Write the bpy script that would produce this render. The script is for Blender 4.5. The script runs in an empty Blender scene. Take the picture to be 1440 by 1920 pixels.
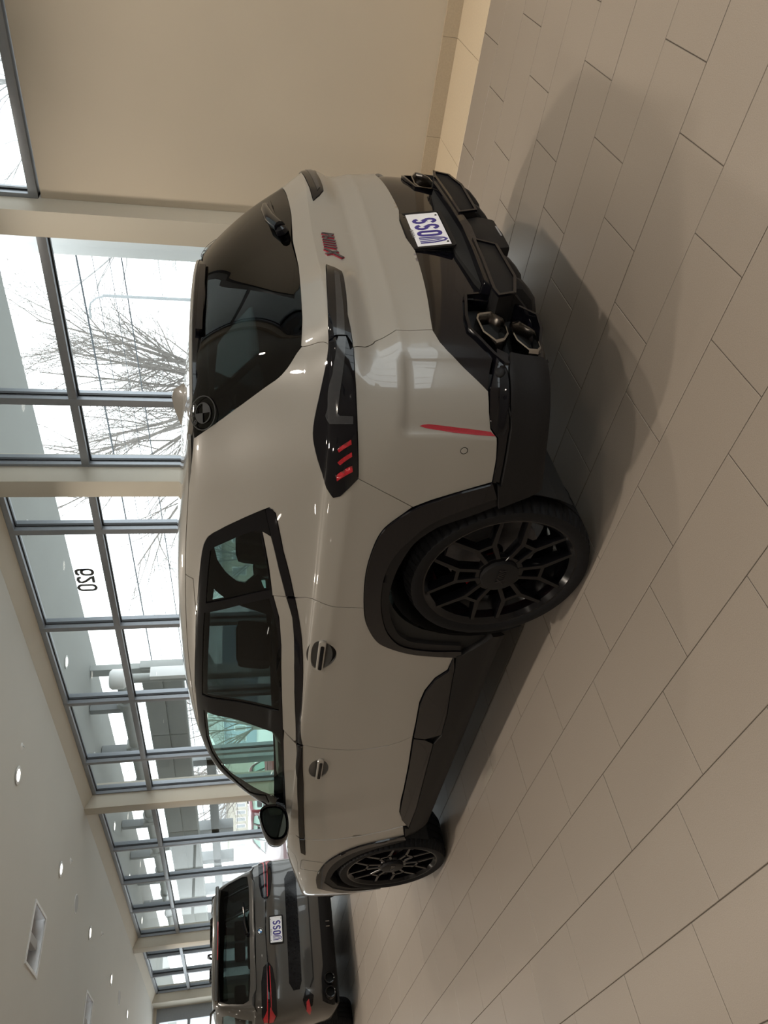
import bpy, bmesh, math, random
import numpy as np
from mathutils import Vector, Matrix
from mathutils.geometry import delaunay_2d_cdt
scene = bpy.context.scene
COL = scene.collection
rnd = random.Random(7)

# ------------------------------------------------------------------ camera
cam_d = bpy.data.cameras.new('camera')
cam = bpy.data.objects.new('camera', cam_d)
COL.objects.link(cam)
yaw, pitch, roll = -0.796484875, 0.199336684, 0.00782263845
cyw, syw, cp, sp = math.cos(yaw), math.sin(yaw), math.cos(pitch), math.sin(pitch)
fw = Vector((cyw * cp, syw * cp, -sp))
rt = Vector((syw, -cyw, 0.0))
dn = fw.cross(rt)
rt2 = math.cos(roll) * rt + math.sin(roll) * dn
dn2 = -math.sin(roll) * rt + math.cos(roll) * dn
# the phone was held on its side: image right is world down, image up is world right
mx, my, mz = dn2, rt2, -fw
cam.matrix_world = Matrix(((mx.x, my.x, mz.x, -2.13646), (mx.y, my.y, mz.y, 2.78371),
                           (mx.z, my.z, mz.z, 1.42566), (0, 0, 0, 1)))
cam_d.sensor_fit = 'VERTICAL'
cam_d.sensor_height = 36.0
cam_d.lens = 36.0 * 1358.576 / 1920.0
cam_d.clip_start = 0.05
cam_d.clip_end = 500
scene.camera = cam

# ------------------------------------------------------------------ world, exposure
world = bpy.data.worlds.new('overcast_sky')
scene.world = world
world.use_nodes = True
bg = world.node_tree.nodes['Background']
bg.inputs[0].default_value = (0.93, 0.97, 1.0, 1)
bg.inputs[1].default_value = 2.9
scene.view_settings.view_transform = 'Standard'
scene.view_settings.look = 'None'
scene.view_settings.exposure = 0.2
scene.view_settings.gamma = 1.0
scene.view_settings.use_curve_mapping = False
LAMP_W = 14.0          # watts of one ceiling downlight
LAMP_COL = (1.0, 0.885, 0.75)

# ------------------------------------------------------------------ helpers
def link(o, parent=None):
    COL.objects.link(o)
    if parent is not None:
        o.parent = parent
    return o

def empty(name, loc=(0, 0, 0), rz=0.0, parent=None):
    o = bpy.data.objects.new(name, None)
    o.location = loc
    o.rotation_euler = (0, 0, rz)
    o.empty_display_size = 0.1
    return link(o, parent)

def tag(o, label=None, cat=None, group=None, kind=None):
    if label: o['label'] = label
    if cat: o['category'] = cat
    if group: o['group'] = group
    if kind: o['kind'] = kind
    return o

def mesh_obj(name, V, F, m, parent=None, smooth=False, loc=None):
    me = bpy.data.meshes.new(name)
    me.from_pydata([tuple(map(float, v)) for v in V], [], [tuple(map(int, f)) for f in F])
    if m is not None:
        me.materials.append(m)
    if smooth:
        me.polygons.foreach_set('use_smooth', [True] * len(me.polygons))
    me.update()
    o = bpy.data.objects.new(name, me)
    if loc is not None: o.location = loc
    return link(o, parent)

class MB:
    """collects vertices and faces of one mesh"""
    def __init__(s): s.V = []; s.F = []
    def add(s, V, F):
        b = len(s.V); s.V += [tuple(v) for v in V]; s.F += [tuple(i + b for i in f) for f in F]; return s
    def box(s, a, b, bev=0.0):
        x0, y0, z0 = [min(p, q) for p, q in zip(a, b)]; x1, y1, z1 = [max(p, q) for p, q in zip(a, b)]
        if bev <= 0:
            V = [(x, y, z) for z in (z0, z1) for y in (y0, y1) for x in (x0, x1)]
            return s.add(V, [(0, 2, 3, 1), (4, 5, 7, 6), (0, 1, 5, 4), (2, 6, 7, 3), (0, 4, 6, 2), (1, 3, 7, 5)])
        bm = bmesh.new()
        bmesh.ops.create_cube(bm, size=1)
        for v in bm.verts:
            v.co = ((x0 + x1) / 2 + v.co.x * (x1 - x0), (y0 + y1) / 2 + v.co.y * (y1 - y0), (z0 + z1) / 2 + v.co.z * (z1 - z0))
        bmesh.ops.bevel(bm, geom=bm.edges[:], offset=bev, segments=2, profile=.6, affect='EDGES')
        bm.verts.index_update()
        s.add([v.co[:] for v in bm.verts], [[v.index for v in f.verts] for f in bm.faces]); bm.free(); return s
    def prism(s, P, Qs):
        """closed polygon P extruded to polygon Qs"""
        n = len(P)
        F = [tuple(range(n))[::-1], tuple(range(n, 2 * n))] + [(i, (i + 1) % n, n + (i + 1) % n, n + i) for i in range(n)]
        return s.add(list(P) + list(Qs), F)
    def tube(s, pts, rad, n=8, caps=True):
        pts = [Vector(p) for p in pts]
        if not hasattr(rad, '__len__'): rad = [rad] * len(pts)
        V = []; up = Vector((0.13, 0.27, 0.95)).normalized()
        for i, p in enumerate(pts):
            d = (pts[min(i + 1, len(pts) - 1)] - pts[max(i - 1, 0)]).normalized()
            if abs(d.dot(up)) > .95: up = Vector((1, 0.1, 0)).normalized()
            a = d.cross(up).normalized(); b = d.cross(a)
            V += [p + rad[i] * (math.cos(t) * a + math.sin(t) * b) for t in [2 * math.pi * k / n for k in range(n)]]
        F = [(i * n + k, i * n + (k + 1) % n, (i + 1) * n + (k + 1) % n, (i + 1) * n + k) for i in range(len(pts) - 1) for k in range(n)]
        if caps: F += [tuple(range(n))[::-1], tuple(range((len(pts) - 1) * n, len(pts) * n))]
        return s.add(V, F)
    def lathe(s, prof, n=64, axis='y', mod=None, caps=False):
        """prof: list of (r, h); spun round the given axis"""
        V = []
        for j in range(n):
            t = 2 * math.pi * j / n
            for i, (r, h) in enumerate(prof):
                rr = r if mod is None else mod(i, j, r)
                c, d = rr * math.cos(t), rr * math.sin(t)
                V.append((c, h, d) if axis == 'y' else (c, d, h))
        m = len(prof)
        F = [(j * m + i, j * m + i + 1, ((j + 1) % n) * m + i + 1, ((j + 1) % n) * m + i) for j in range(n) for i in range(m - 1)]
        return s.add(V, F)
    def stroke(s, pts, w, d, fmap, closed=False):
        """flat ribbon of width w along 2-D pts, thickness d; fmap(a, b, h) -> xyz"""
        n = len(pts); L = []; Rr = []
        for i in range(n):
            p = Vector(pts[i])
            a = Vector(pts[i - 1]) if (i > 0 or closed) else None
            b = Vector(pts[(i + 1) % n]) if (i < n - 1 or closed) else None
            t1 = (p - a).normalized() if a is not None else None
            t2 = (b - p).normalized() if b is not None else None
            t1 = t1 or t2; t2 = t2 or t1
            n1 = Vector((-t1.y, t1.x)); n2 = Vector((-t2.y, t2.x))
            m = (n1 + n2); m = m.normalized() if m.length > 1e-6 else n1
            k = w / 2 / max(.5, m.dot(n1))
            L.append(p + m * k); Rr.append(p - m * k)
        V = [fmap(q.x, q.y, h) for h in (0, d) for q in L + Rr]
        F = []
        for i in range(n if closed else n - 1):
            j = (i + 1) % n
            l0, l1, r0, r1 = i, j, n + i, n + j
            o = 2 * n
            F += [(o + l0, o + r0, o + r1, o + l1), (l0, l1, r1, r0), (l0, o + l0, o + l1, l1), (r0, r1, o + r1, o + r0)]
        if not closed:
            o = 2 * n
            F += [(0, n, o + n, o), (n - 1, o + n - 1, o + 2 * n - 1, 2 * n - 1)]
        return s.add(V, F)
    def obj(s, name, m, parent=None, smooth=False, loc=None, angle=None):
        o = mesh_obj(name, s.V, s.F, m, parent, smooth or angle is not None, loc)
        if angle is not None:
            o.data.set_sharp_from_angle(angle=math.radians(angle))
        return o

# ------------------------------------------------------------------ materials
def mat(name, col, rough=.5, metal=0.0, coat=0.0, spec=.5, noise=0.0, nscale=20.0, bump=0.0, bscale=200.0, emit=None, estr=0.0, rvar=0.0):
    m = bpy.data.materials.new(name)
    m.use_nodes = True
    nt = m.node_tree
    b = nt.nodes['Principled BSDF']
    b.inputs['Base Color'].default_value = (*col, 1)
    b.inputs['Roughness'].default_value = rough
    b.inputs['Metallic'].default_value = metal
    b.inputs['Coat Weight'].default_value = coat
    b.inputs['Coat Roughness'].default_value = .02
    b.inputs['Specular IOR Level'].default_value = spec
    tc = nt.nodes.new('ShaderNodeTexCoord')
    if noise > 0 or rvar > 0:
        nz = nt.nodes.new('ShaderNodeTexNoise')
        nz.inputs['Scale'].default_value = nscale
        nz.inputs['Detail'].default_value = 3
        nt.links.new(tc.outputs['Object'], nz.inputs['Vector'])
        if noise > 0:
            rp = nt.nodes.new('ShaderNodeValToRGB')
            rp.color_ramp.elements[0].position = .3
            rp.color_ramp.elements[1].position = .7
            rp.color_ramp.elements[0].color = tuple(c * (1 - noise) for c in col) + (1,)
            rp.color_ramp.elements[1].color = tuple(min(1, c * (1 + noise)) for c in col) + (1,)
            nt.links.new(nz.outputs['Fac'], rp.inputs[0])
            nt.links.new(rp.outputs[0], b.inputs['Base Color'])
        if rvar > 0:
            mr = nt.nodes.new('ShaderNodeMapRange')
            mr.inputs[3].default_value = rough - rvar
            mr.inputs[4].default_value = rough + rvar
            nt.links.new(nz.outputs['Fac'], mr.inputs[0])
            nt.links.new(mr.outputs[0], b.inputs['Roughness'])
    if bump > 0:
        n2 = nt.nodes.new('ShaderNodeTexNoise')
        n2.inputs['Scale'].default_value = bscale
        bp = nt.nodes.new('ShaderNodeBump')
        bp.inputs['Strength'].default_value = bump
        bp.inputs['Distance'].default_value = .002
        nt.links.new(tc.outputs['Object'], n2.inputs['Vector'])
        nt.links.new(n2.outputs['Fac'], bp.inputs['Height'])
        nt.links.new(bp.outputs[0], b.inputs['Normal'])
    if emit is not None:
        b.inputs['Emission Color'].default_value = (*emit, 1)
        b.inputs['Emission Strength'].default_value = estr
    return m

def glass(name, tint, gloss=1.0, rough=0.0):
    """thin pane: tinted pass-through with a Fresnel mirror on top"""
    m = bpy.data.materials.new(name)
    m.use_nodes = True
    nt = m.node_tree
    nt.nodes.clear()
    out = nt.nodes.new('ShaderNodeOutputMaterial')
    tr = nt.nodes.new('ShaderNodeBsdfTransparent')
    gl = nt.nodes.new('ShaderNodeBsdfGlossy')
    mix = nt.nodes.new('ShaderNodeMixShader')
    # Schlick reflectance, the same from both faces of the sheet
    lw = nt.nodes.new('ShaderNodeLayerWeight'); lw.inputs[0].default_value = .5
    pw = nt.nodes.new('ShaderNodeMath'); pw.operation = 'POWER'; pw.inputs[1].default_value = 5.0
    fr = nt.nodes.new('ShaderNodeMath'); fr.operation = 'MULTIPLY_ADD'; fr.inputs[1].default_value = .95; fr.inputs[2].default_value = .045
    nt.links.new(lw.outputs['Facing'], pw.inputs[0]); nt.links.new(pw.outputs[0], fr.inputs[0])
    mt = nt.nodes.new('ShaderNodeMath'); mt.operation = 'MULTIPLY'; mt.inputs[1].default_value = gloss
    nz = nt.nodes.new('ShaderNodeTexNoise'); nz.inputs['Scale'].default_value = 3
    rp = nt.nodes.new('ShaderNodeMix'); rp.data_type = 'RGBA'
    rp.inputs[6].default_value = (*[t * .97 for t in tint], 1); rp.inputs[7].default_value = (*tint, 1)
    nt.links.new(nz.outputs['Fac'], rp.inputs[0])
    nt.links.new(rp.outputs[2], tr.inputs[0])
    gl.inputs['Roughness'].default_value = rough
    nt.links.new(fr.outputs[0], mt.inputs[0])
    nt.links.new(mt.outputs[0], mix.inputs[0])
    nt.links.new(tr.outputs[0], mix.inputs[1])
    nt.links.new(gl.outputs[0], mix.inputs[2])
    nt.links.new(mix.outputs[0], out.inputs[0])
    return m

M = {}
M['wall'] = mat('wall_paint', (.60, .53, .43), .6, noise=.02, nscale=1.5, bump=.05, bscale=300)
M['ceiling'] = mat('ceiling_paint', (.55, .54, .50), .8, noise=.015, nscale=1.0)
M['column'] = mat('column_paint', (.55, .51, .43), .55, noise=.02, nscale=2)
M['tile'] = mat('floor_tile', (.262, .224, .188), .40, spec=.9, noise=.13, nscale=330, bump=.012, bscale=420, rvar=.03)
M['grout'] = mat('tile_grout', (.10, .085, .07), .8, noise=.1, nscale=60)
M['base_strip'] = mat('base_strip_tile', (.44, .36, .26), .4, noise=.05, nscale=90)
M['base_tile'] = mat('base_tile', (.58, .48, .35), .35, noise=.05, nscale=90)
M['alu'] = mat('window_aluminium', (.30, .32, .35), .38, metal=.5, noise=.03, nscale=30)
M['pane'] = glass('clear_pane', (.965, .985, .98), .5)
M['gasket'] = mat('black_gasket', (.012, .013, .016), .5, noise=.1)
M['soffit'] = mat('canopy_soffit', (.36, .375, .36), .8, noise=.02, nscale=1)
M['outwhite'] = mat('outside_white', (.90, .91, .91), .6, noise=.03, nscale=2)
M['outgrey'] = mat('outside_grey', (.30, .32, .33), .6, noise=.05, nscale=3)
M['outpale'] = mat('outside_pale', (.42, .44, .43), .6, noise=.03, nscale=2)
M['asphalt'] = mat('asphalt', (.52, .53, .53), .9, noise=.15, nscale=8)
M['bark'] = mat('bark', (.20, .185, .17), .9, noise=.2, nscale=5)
M['bark_far'] = mat('bark_far', (.30, .30, .295), .9, noise=.2, nscale=5)  # bark made paler and greyer: haze of distance put into the colour
M['wire'] = mat('wire', (.06, .07, .08), .7, noise=.1)
M['paint'] = mat('greige_paint', (.278, .263, .238), .38, coat=1.0, noise=.008, nscale=400)
M['paint2'] = mat('dark_grey_paint', (.055, .052, .048), .3, metal=.35, coat=1.0, noise=.05, nscale=600)
M['paintred'] = mat('red_paint', (.17, .008, .018), .3, coat=1.0, noise=.03, nscale=300)
M['gloss'] = mat('gloss_black', (.003, .003, .005), .05, spec=.36, noise=.1, nscale=50)
M['trim'] = mat('trim_black', (.006, .006, .007), .12, spec=.22, noise=.1, nscale=60)
M['matt'] = mat('matt_black_plastic', (.012, .0115, .012), .5, spec=.14, noise=.12, nscale=150, bump=.05, bscale=900)
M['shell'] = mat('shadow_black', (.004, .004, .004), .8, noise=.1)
M['tint'] = glass('privacy_glass', (.035, .042, .042), 1.0)
M['tint2'] = glass('quarter_privacy_glass', (.16, .20, .19), 1.0)
M['carglass'] = glass('car_glass', (.66, .80, .74), 1.0)
M['tyre'] = mat('tyre_rubber', (.009, .009, .010), .6, spec=.12, noise=.15, nscale=80, bump=.05, bscale=500)
M['rim'] = mat('wheel_black', (.004, .004, .005), .14, spec=.3, noise=.1, nscale=40)
M['disc'] = mat('brake_disc', (.16, .16, .17), .38, metal=.9, noise=.1, nscale=40)
M['caliper'] = mat('red_caliper', (.35, .01, .015), .35, coat=.5, noise=.05)
M['chrome'] = mat('dark_chrome', (.32, .31, .30), .12, metal=1.0, noise=.04)
M['steel'] = mat('bright_chrome', (.62, .62, .62), .12, metal=1.0, noise=.04)
M['lamp'] = mat('lamp_smoke', (.005, .005, .007), .05, spec=.36, noise=.1)
M['guide'] = mat('light_guide_smoke', (.035, .036, .039), .10, spec=.45, noise=.06, nscale=80)
M['lampred'] = mat('lamp_red', (.36, .006, .016), .18, coat=1.0, noise=.25, nscale=160)
M['reflector'] = mat('reflector_red', (.32, .004, .022), .15, coat=1.0, noise=.15, nscale=220)
M['plate'] = mat('plate_white', (.80, .80, .84), .4, noise=.02)
M['blue'] = mat('letter_blue', (.028, .018, .22), .4, noise=.05)
M['letter'] = mat('letter_grey', (.25, .25, .26), .4, noise=.05)
M['badge'] = mat('badge_black', (.016, .012, .030), .2, coat=.5, noise=.1)
M['badgered'] = mat('badge_red', (.36, .018, .04), .3, coat=.5, noise=.08)
M['etch'] = mat('etched_grey', (.045, .047, .05), .35, noise=.05)
M['handle'] = mat('handle_recess', (.050, .049, .048), .35, noise=.06)
M['seat'] = mat('seat_leather', (.035, .034, .033), .5, noise=.1, nscale=40)
M['seatpale'] = mat('seat_pale', (.30, .26, .21), .5, noise=.08, nscale=40)
M['mirror'] = mat('mirror_glass', (.16, .19, .18), .02, metal=1.0, noise=.02)
M['lens'] = mat('downlight_lens', (.9, .9, .88), .5, noise=.01, emit=(1, .93, .82), estr=6.0)
M['white'] = mat('fixture_white', (.70, .70, .69), .4, noise=.02)
M['reflective'] = mat('troffer_metal', (.62, .62, .63), .22, metal=.7, noise=.03)
M['grille'] = mat('speaker_grille', (.42, .42, .42), .7, noise=.1, nscale=300)
M['skywhite'] = mat('roundel_white', (.75, .78, .8), .3, noise=.03)
M['skyblue'] = mat('roundel_blue', (.02, .16, .42), .3, noise=.03)
M['facade_blue'] = mat('facade_blue', (.36, .43, .50), .7, noise=.05, nscale=2)
M['facade_cream'] = mat('facade_cream', (.42, .40, .34), .7, noise=.05, nscale=2)
M['yellow'] = mat('yellow_paint', (.62, .48, .12), .6, noise=.08)
M['foliage'] = mat('grey_foliage', (.17, .18, .15), .9, noise=.3, nscale=4)
M['num'] = mat('number_vinyl', (.10, .105, .11), .5, noise=.05)

# ------------------------------------------------------------------ body surface: control net in metres and spline evaluation
# control net: rows from sill to roof, columns from rear centre round the left side to front centre
NET=[
[(-0.76,0,0.35),(-0.76,0.35,0.35),(-0.72,0.58,0.35),(-0.64,0.7,0.355),(-0.55,0.82,0.35),(-0.42,0.865,0.3),(0,0.89,0.215),(0.5,0.89,0.215),(1.2,0.89,0.215),(2.1,0.89,0.215),(2.7,0.89,0.215),(3.1,0.88,0.215),(3.5,0.83,0.215),(3.8,0.68,0.215),(3.92,0.4,0.215),(3.95,0,0.215)],
[(-0.92,0,0.37),(-0.92,0.35,0.37),(-0.905,0.64,0.37),(-0.855,0.82,0.385),(-0.74,0.93,0.385),(-0.45,0.95,0.345),(0,0.95,0.3),(0.5,0.94,0.3),(1.2,0.94,0.3),(2.1,0.94,0.3),(2.7,0.945,0.3),(3.1,0.94,0.3),(3.55,0.92,0.3),(3.87,0.8,0.3),(4,0.46,0.3),(4.03,0,0.3)],
[(-0.97,0,0.48),(-0.968,0.35,0.48),(-0.945,0.65,0.48),(-0.88,0.85,0.48),(-0.74,0.95,0.48),(-0.45,0.975,0.46),(0,0.975,0.45),(0.5,0.955,0.45),(1.2,0.95,0.45),(2.1,0.955,0.45),(2.7,0.97,0.45),(3.1,0.97,0.45),(3.55,0.95,0.45),(3.88,0.83,0.45),(4.03,0.48,0.45),(4.07,0,0.45)],
[(-0.985,0,0.65),(-0.982,0.35,0.65),(-0.955,0.65,0.65),(-0.885,0.85,0.65),(-0.74,0.955,0.65),(-0.45,0.985,0.65),(0,0.99,0.65),(0.5,0.97,0.65),(1.2,0.962,0.65),(2.1,0.968,0.65),(2.7,0.98,0.65),(3.1,0.98,0.65),(3.55,0.96,0.65),(3.88,0.84,0.65),(4.03,0.48,0.65),(4.08,0,0.65)],
[(-0.975,0,0.82),(-0.972,0.35,0.82),(-0.945,0.64,0.82),(-0.88,0.84,0.82),(-0.74,0.95,0.82),(-0.45,0.985,0.82),(0,0.992,0.82),(0.5,0.975,0.82),(1.2,0.968,0.82),(2.1,0.97,0.82),(2.7,0.978,0.82),(3.1,0.975,0.82),(3.55,0.955,0.82),(3.88,0.83,0.82),(4.03,0.48,0.82),(4.07,0,0.82)],
[(-0.955,0,0.95),(-0.952,0.35,0.95),(-0.925,0.63,0.95),(-0.87,0.82,0.95),(-0.73,0.94,0.95),(-0.45,0.982,0.95),(0,0.99,0.95),(0.5,0.978,0.95),(1.2,0.97,0.95),(2.1,0.966,0.95),(2.7,0.966,0.95),(3.1,0.96,0.95),(3.55,0.935,0.95),(3.87,0.82,0.95),(4.01,0.48,0.95),(4.05,0,0.95)],
[(-0.945,0,1.06),(-0.947,0.35,1.06),(-0.925,0.62,1.06),(-0.868,0.79,1.06),(-0.72,0.92,1.06),(-0.45,0.97,1.06),(0,0.98,1.06),(0.5,0.972,1.06),(1.2,0.963,1.06),(2.1,0.953,1.06),(2.7,0.943,1.05),(3.1,0.925,1.03),(3.55,0.89,1),(3.85,0.79,0.97),(3.96,0.48,0.97),(3.99,0,0.98)],
[(-0.94,0,1.13),(-0.944,0.35,1.13),(-0.922,0.61,1.13),(-0.868,0.755,1.13),(-0.71,0.885,1.13),(-0.44,0.94,1.13),(0,0.952,1.13),(0.5,0.95,1.13),(1.2,0.945,1.13),(2.14,0.932,1.13),(2.62,0.895,1.13),(2.95,0.82,1.12),(3.15,0.68,1.1),(3.25,0.5,1.095),(3.3,0.25,1.105),(3.32,0,1.11)],
[(-0.908,0,1.2),(-0.904,0.35,1.2),(-0.877,0.6,1.2),(-0.838,0.725,1.2),(-0.69,0.845,1.2),(-0.42,0.903,1.2),(0,0.917,1.2),(0.5,0.918,1.2),(1.2,0.918,1.2),(2.12,0.893,1.2),(2.37,0.825,1.195),(2.46,0.7,1.185),(2.51,0.52,1.18),(2.55,0.35,1.18),(2.57,0.18,1.18),(2.58,0,1.18)],
[(-0.855,0,1.3),(-0.85,0.35,1.3),(-0.82,0.58,1.3),(-0.768,0.71,1.3),(-0.61,0.81,1.3),(-0.36,0.865,1.3),(0,0.88,1.3),(0.5,0.885,1.3),(1.15,0.882,1.3),(2.02,0.862,1.3),(2.27,0.8,1.3),(2.38,0.67,1.285),(2.44,0.5,1.28),(2.48,0.34,1.275),(2.5,0.17,1.275),(2.51,0,1.275)],
[(-0.755,0,1.44),(-0.75,0.35,1.44),(-0.715,0.56,1.44),(-0.655,0.672,1.44),(-0.49,0.757,1.44),(-0.26,0.8,1.44),(0.05,0.82,1.44),(0.5,0.825,1.44),(1.1,0.82,1.44),(1.883,0.797,1.44),(2.16,0.735,1.44),(2.27,0.62,1.42),(2.35,0.46,1.415),(2.39,0.3,1.41),(2.41,0.15,1.41),(2.42,0,1.41)],
[(-0.64,0,1.56),(-0.635,0.35,1.56),(-0.58,0.56,1.565),(-0.5,0.67,1.565),(-0.36,0.715,1.565),(-0.16,0.735,1.565),(0.12,0.752,1.58),(0.5,0.76,1.595),(1.05,0.755,1.6),(1.732,0.733,1.58),(2,0.675,1.565),(2.1,0.57,1.555),(2.17,0.43,1.55),(2.21,0.28,1.55),(2.23,0.14,1.55),(2.24,0,1.55)],
[(-0.58,0,1.592),(-0.575,0.33,1.592),(-0.525,0.53,1.592),(-0.44,0.63,1.596),(-0.3,0.665,1.605),(-0.12,0.68,1.62),(0.15,0.69,1.642),(0.5,0.695,1.66),(1,0.685,1.667),(1.562,0.66,1.65),(1.81,0.6,1.635),(1.9,0.5,1.63),(1.96,0.37,1.63),(2,0.24,1.63),(2.02,0.12,1.63),(2.03,0,1.63)],
[(-0.3,0,1.645),(-0.29,0.2,1.643),(-0.26,0.33,1.642),(-0.2,0.42,1.645),(-0.1,0.45,1.653),(0.02,0.46,1.665),(0.2,0.47,1.685),(0.5,0.47,1.705),(0.95,0.465,1.713),(1.319,0.45,1.71),(1.5,0.41,1.7),(1.57,0.34,1.69),(1.62,0.25,1.688),(1.65,0.16,1.687),(1.67,0.08,1.687),(1.68,0,1.687)],
[(0.05,0,1.677),(0.06,0,1.677),(0.08,0,1.678),(0.1,0,1.68),(0.14,0,1.684),(0.2,0,1.692),(0.3,0,1.702),(0.55,0,1.718),(0.85,0,1.725),(1,0,1.725),(1.06,0,1.725),(1.1,0,1.724),(1.13,0,1.723),(1.15,0,1.722),(1.16,0,1.721),(1.17,0,1.72)],
]

def sst(a,b,x):
    t=np.clip((x-a)/(b-a),0,1);return t*t*(3-2*t)
def sculpt_main(s,P,u,k):
    x,y,z=P[:,0],np.abs(P[:,1]),P[:,2]
    P=P.copy()
    rear=sst(-.66,-.84,x)
    # lamp ridge standing out of the tailgate
    ramp=sst(.24,.40,y)*sst(.93,.74,y)
    prof=sst(.995,1.06,z)*np.clip((1.205-z)/.09,0,1)
    P[:,0]-=.022*rear*ramp*prof
    # fold lines of the tailgate below the lamps
    d=.010*np.exp(-np.sqrt((z-.905)**2+.004**2)/.035)-.008*np.exp(-np.sqrt((z-.975)**2+.004**2)/.03)
    P[:,0]-=d*rear*sst(.86,.70,y)
    # shoulder fold along the rear wing
    side=sst(-.62,-.40,x)*sst(.95,.35,x)
    P[:,1]+=np.sign(P[:,1])*side*.010*np.exp(-np.sqrt((z-1.055)**2+.006**2)/.05)
    # dished panel of the bumper corner, ending at the reflector
    d=.020*sst(.735,.80,u)*sst(1.035,.985,u)*sst(.34,.40,k)*sst(.735,.690,k)
    P[:,0]+=.80*d;P[:,1]-=np.sign(P[:,1])*.60*d
    return P
def spl(t,Y):
    """natural cubic spline through Y[i] at t[i]; returns second derivatives"""
    n=len(t);h=np.diff(t);A=np.zeros((n,n));B=np.zeros((n,)+Y.shape[1:])
    A[0,0]=A[-1,-1]=1
    for i in range(1,n-1):
        A[i,i-1]=h[i-1];A[i,i]=2*(h[i-1]+h[i]);A[i,i+1]=h[i]
        B[i]=6*((Y[i+1]-Y[i])/h[i]-(Y[i]-Y[i-1])/h[i-1])
    return np.linalg.solve(A,B.reshape(n,-1)).reshape(B.shape)
def ev(t,Y,M,x):
    i=np.clip(np.searchsorted(t,x,side='right')-1,0,len(t)-2)
    h=(t[i+1]-t[i]);a=(t[i+1]-x)/h;b=(x-t[i])/h
    sh=(len(x),)+(1,)*(Y.ndim-1)
    a=a.reshape(sh);b=b.reshape(sh);h=h.reshape(sh)
    return a*Y[i]+b*Y[i+1]+((a**3-a)*M[i]+(b**3-b)*M[i+1])*h*h/6
class Surf:
    def __init__(s,net,sculpt=None):
        N=np.array(net,float) # rows,cols,3
        fl=np.array([1,-1,1.])
        N=np.concatenate([N[:,3:0:-1]*fl,N,N[:,-2:-5:-1]*fl],1)
        d=np.linalg.norm(np.diff(N[:9],axis=1),axis=2).mean(0)
        t=np.concatenate([[0],np.cumsum(d)]);s.t=t-t[3]
        d=np.linalg.norm(np.diff(N[:,3:19],axis=0),axis=2).mean(1)
        s.w=np.concatenate([[0],np.cumsum(d)])
        s.N=N;s.Mr=spl(s.w,N);s.smax=s.t[18];s.kmax=s.w[-1];s.sc=sculpt
    def base(s,u,k):
        u=np.atleast_1d(np.asarray(u,float));k=np.atleast_1d(np.asarray(k,float))
        # rows at k -> (n,cols,3), then spline along columns per point (batched by unique solves)
        C=ev(s.w,s.N,s.Mr,k)      # n,cols,3
        Ct=np.swapaxes(C,0,1)     # cols,n,3
        if not hasattr(s,'Minv'):
            n=len(s.t);I=np.eye(n);s.Minv=spl(s.t,I)
        M=np.einsum('ij,jnk->ink',s.Minv,Ct)
        t=s.t;i=np.clip(np.searchsorted(t,u,side='right')-1,0,len(t)-2)
        h=(t[i+1]-t[i]);a=((t[i+1]-u)/h)[:,None];b=((u-t[i])/h)[:,None];h=h[:,None]
        r=np.arange(len(u))
        return a*Ct[i,r]+b*Ct[i+1,r]+((a**3-a)*M[i,r]+(b**3-b)*M[i+1,r])*h*h/6
    def frame(s,u,k):
        e=1e-4
        u=np.atleast_1d(np.asarray(u,float));k=np.atleast_1d(np.asarray(k,float))
        n=len(u)
        kk=np.clip(k,e,s.kmax-e)
        Q=s.pos0(np.concatenate([u,u+e,u-e,u,u]),np.concatenate([k,kk,kk,kk+e,kk-e]))
        P=Q[:n];du=(Q[n:2*n]-Q[2*n:3*n])/(2*e);dk=(Q[3*n:4*n]-Q[4*n:])/(2*e)
        N=np.cross(du,dk);l=np.linalg.norm(N,axis=1,keepdims=True)
        bad=l[:,0]<1e-6
        N=N/np.maximum(l,1e-9);N[bad]=(0,0,1)
        # outward: du goes rear->left->front (clockwise seen from above? ) fix sign below
        return P,N*s.sign,du,dk
    sign=-1
    def pos0(s,u,k):
        P=s.base(u,k)
        if s.sc is not None: P=s.sc(s,P,u,k)
        return P

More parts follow.
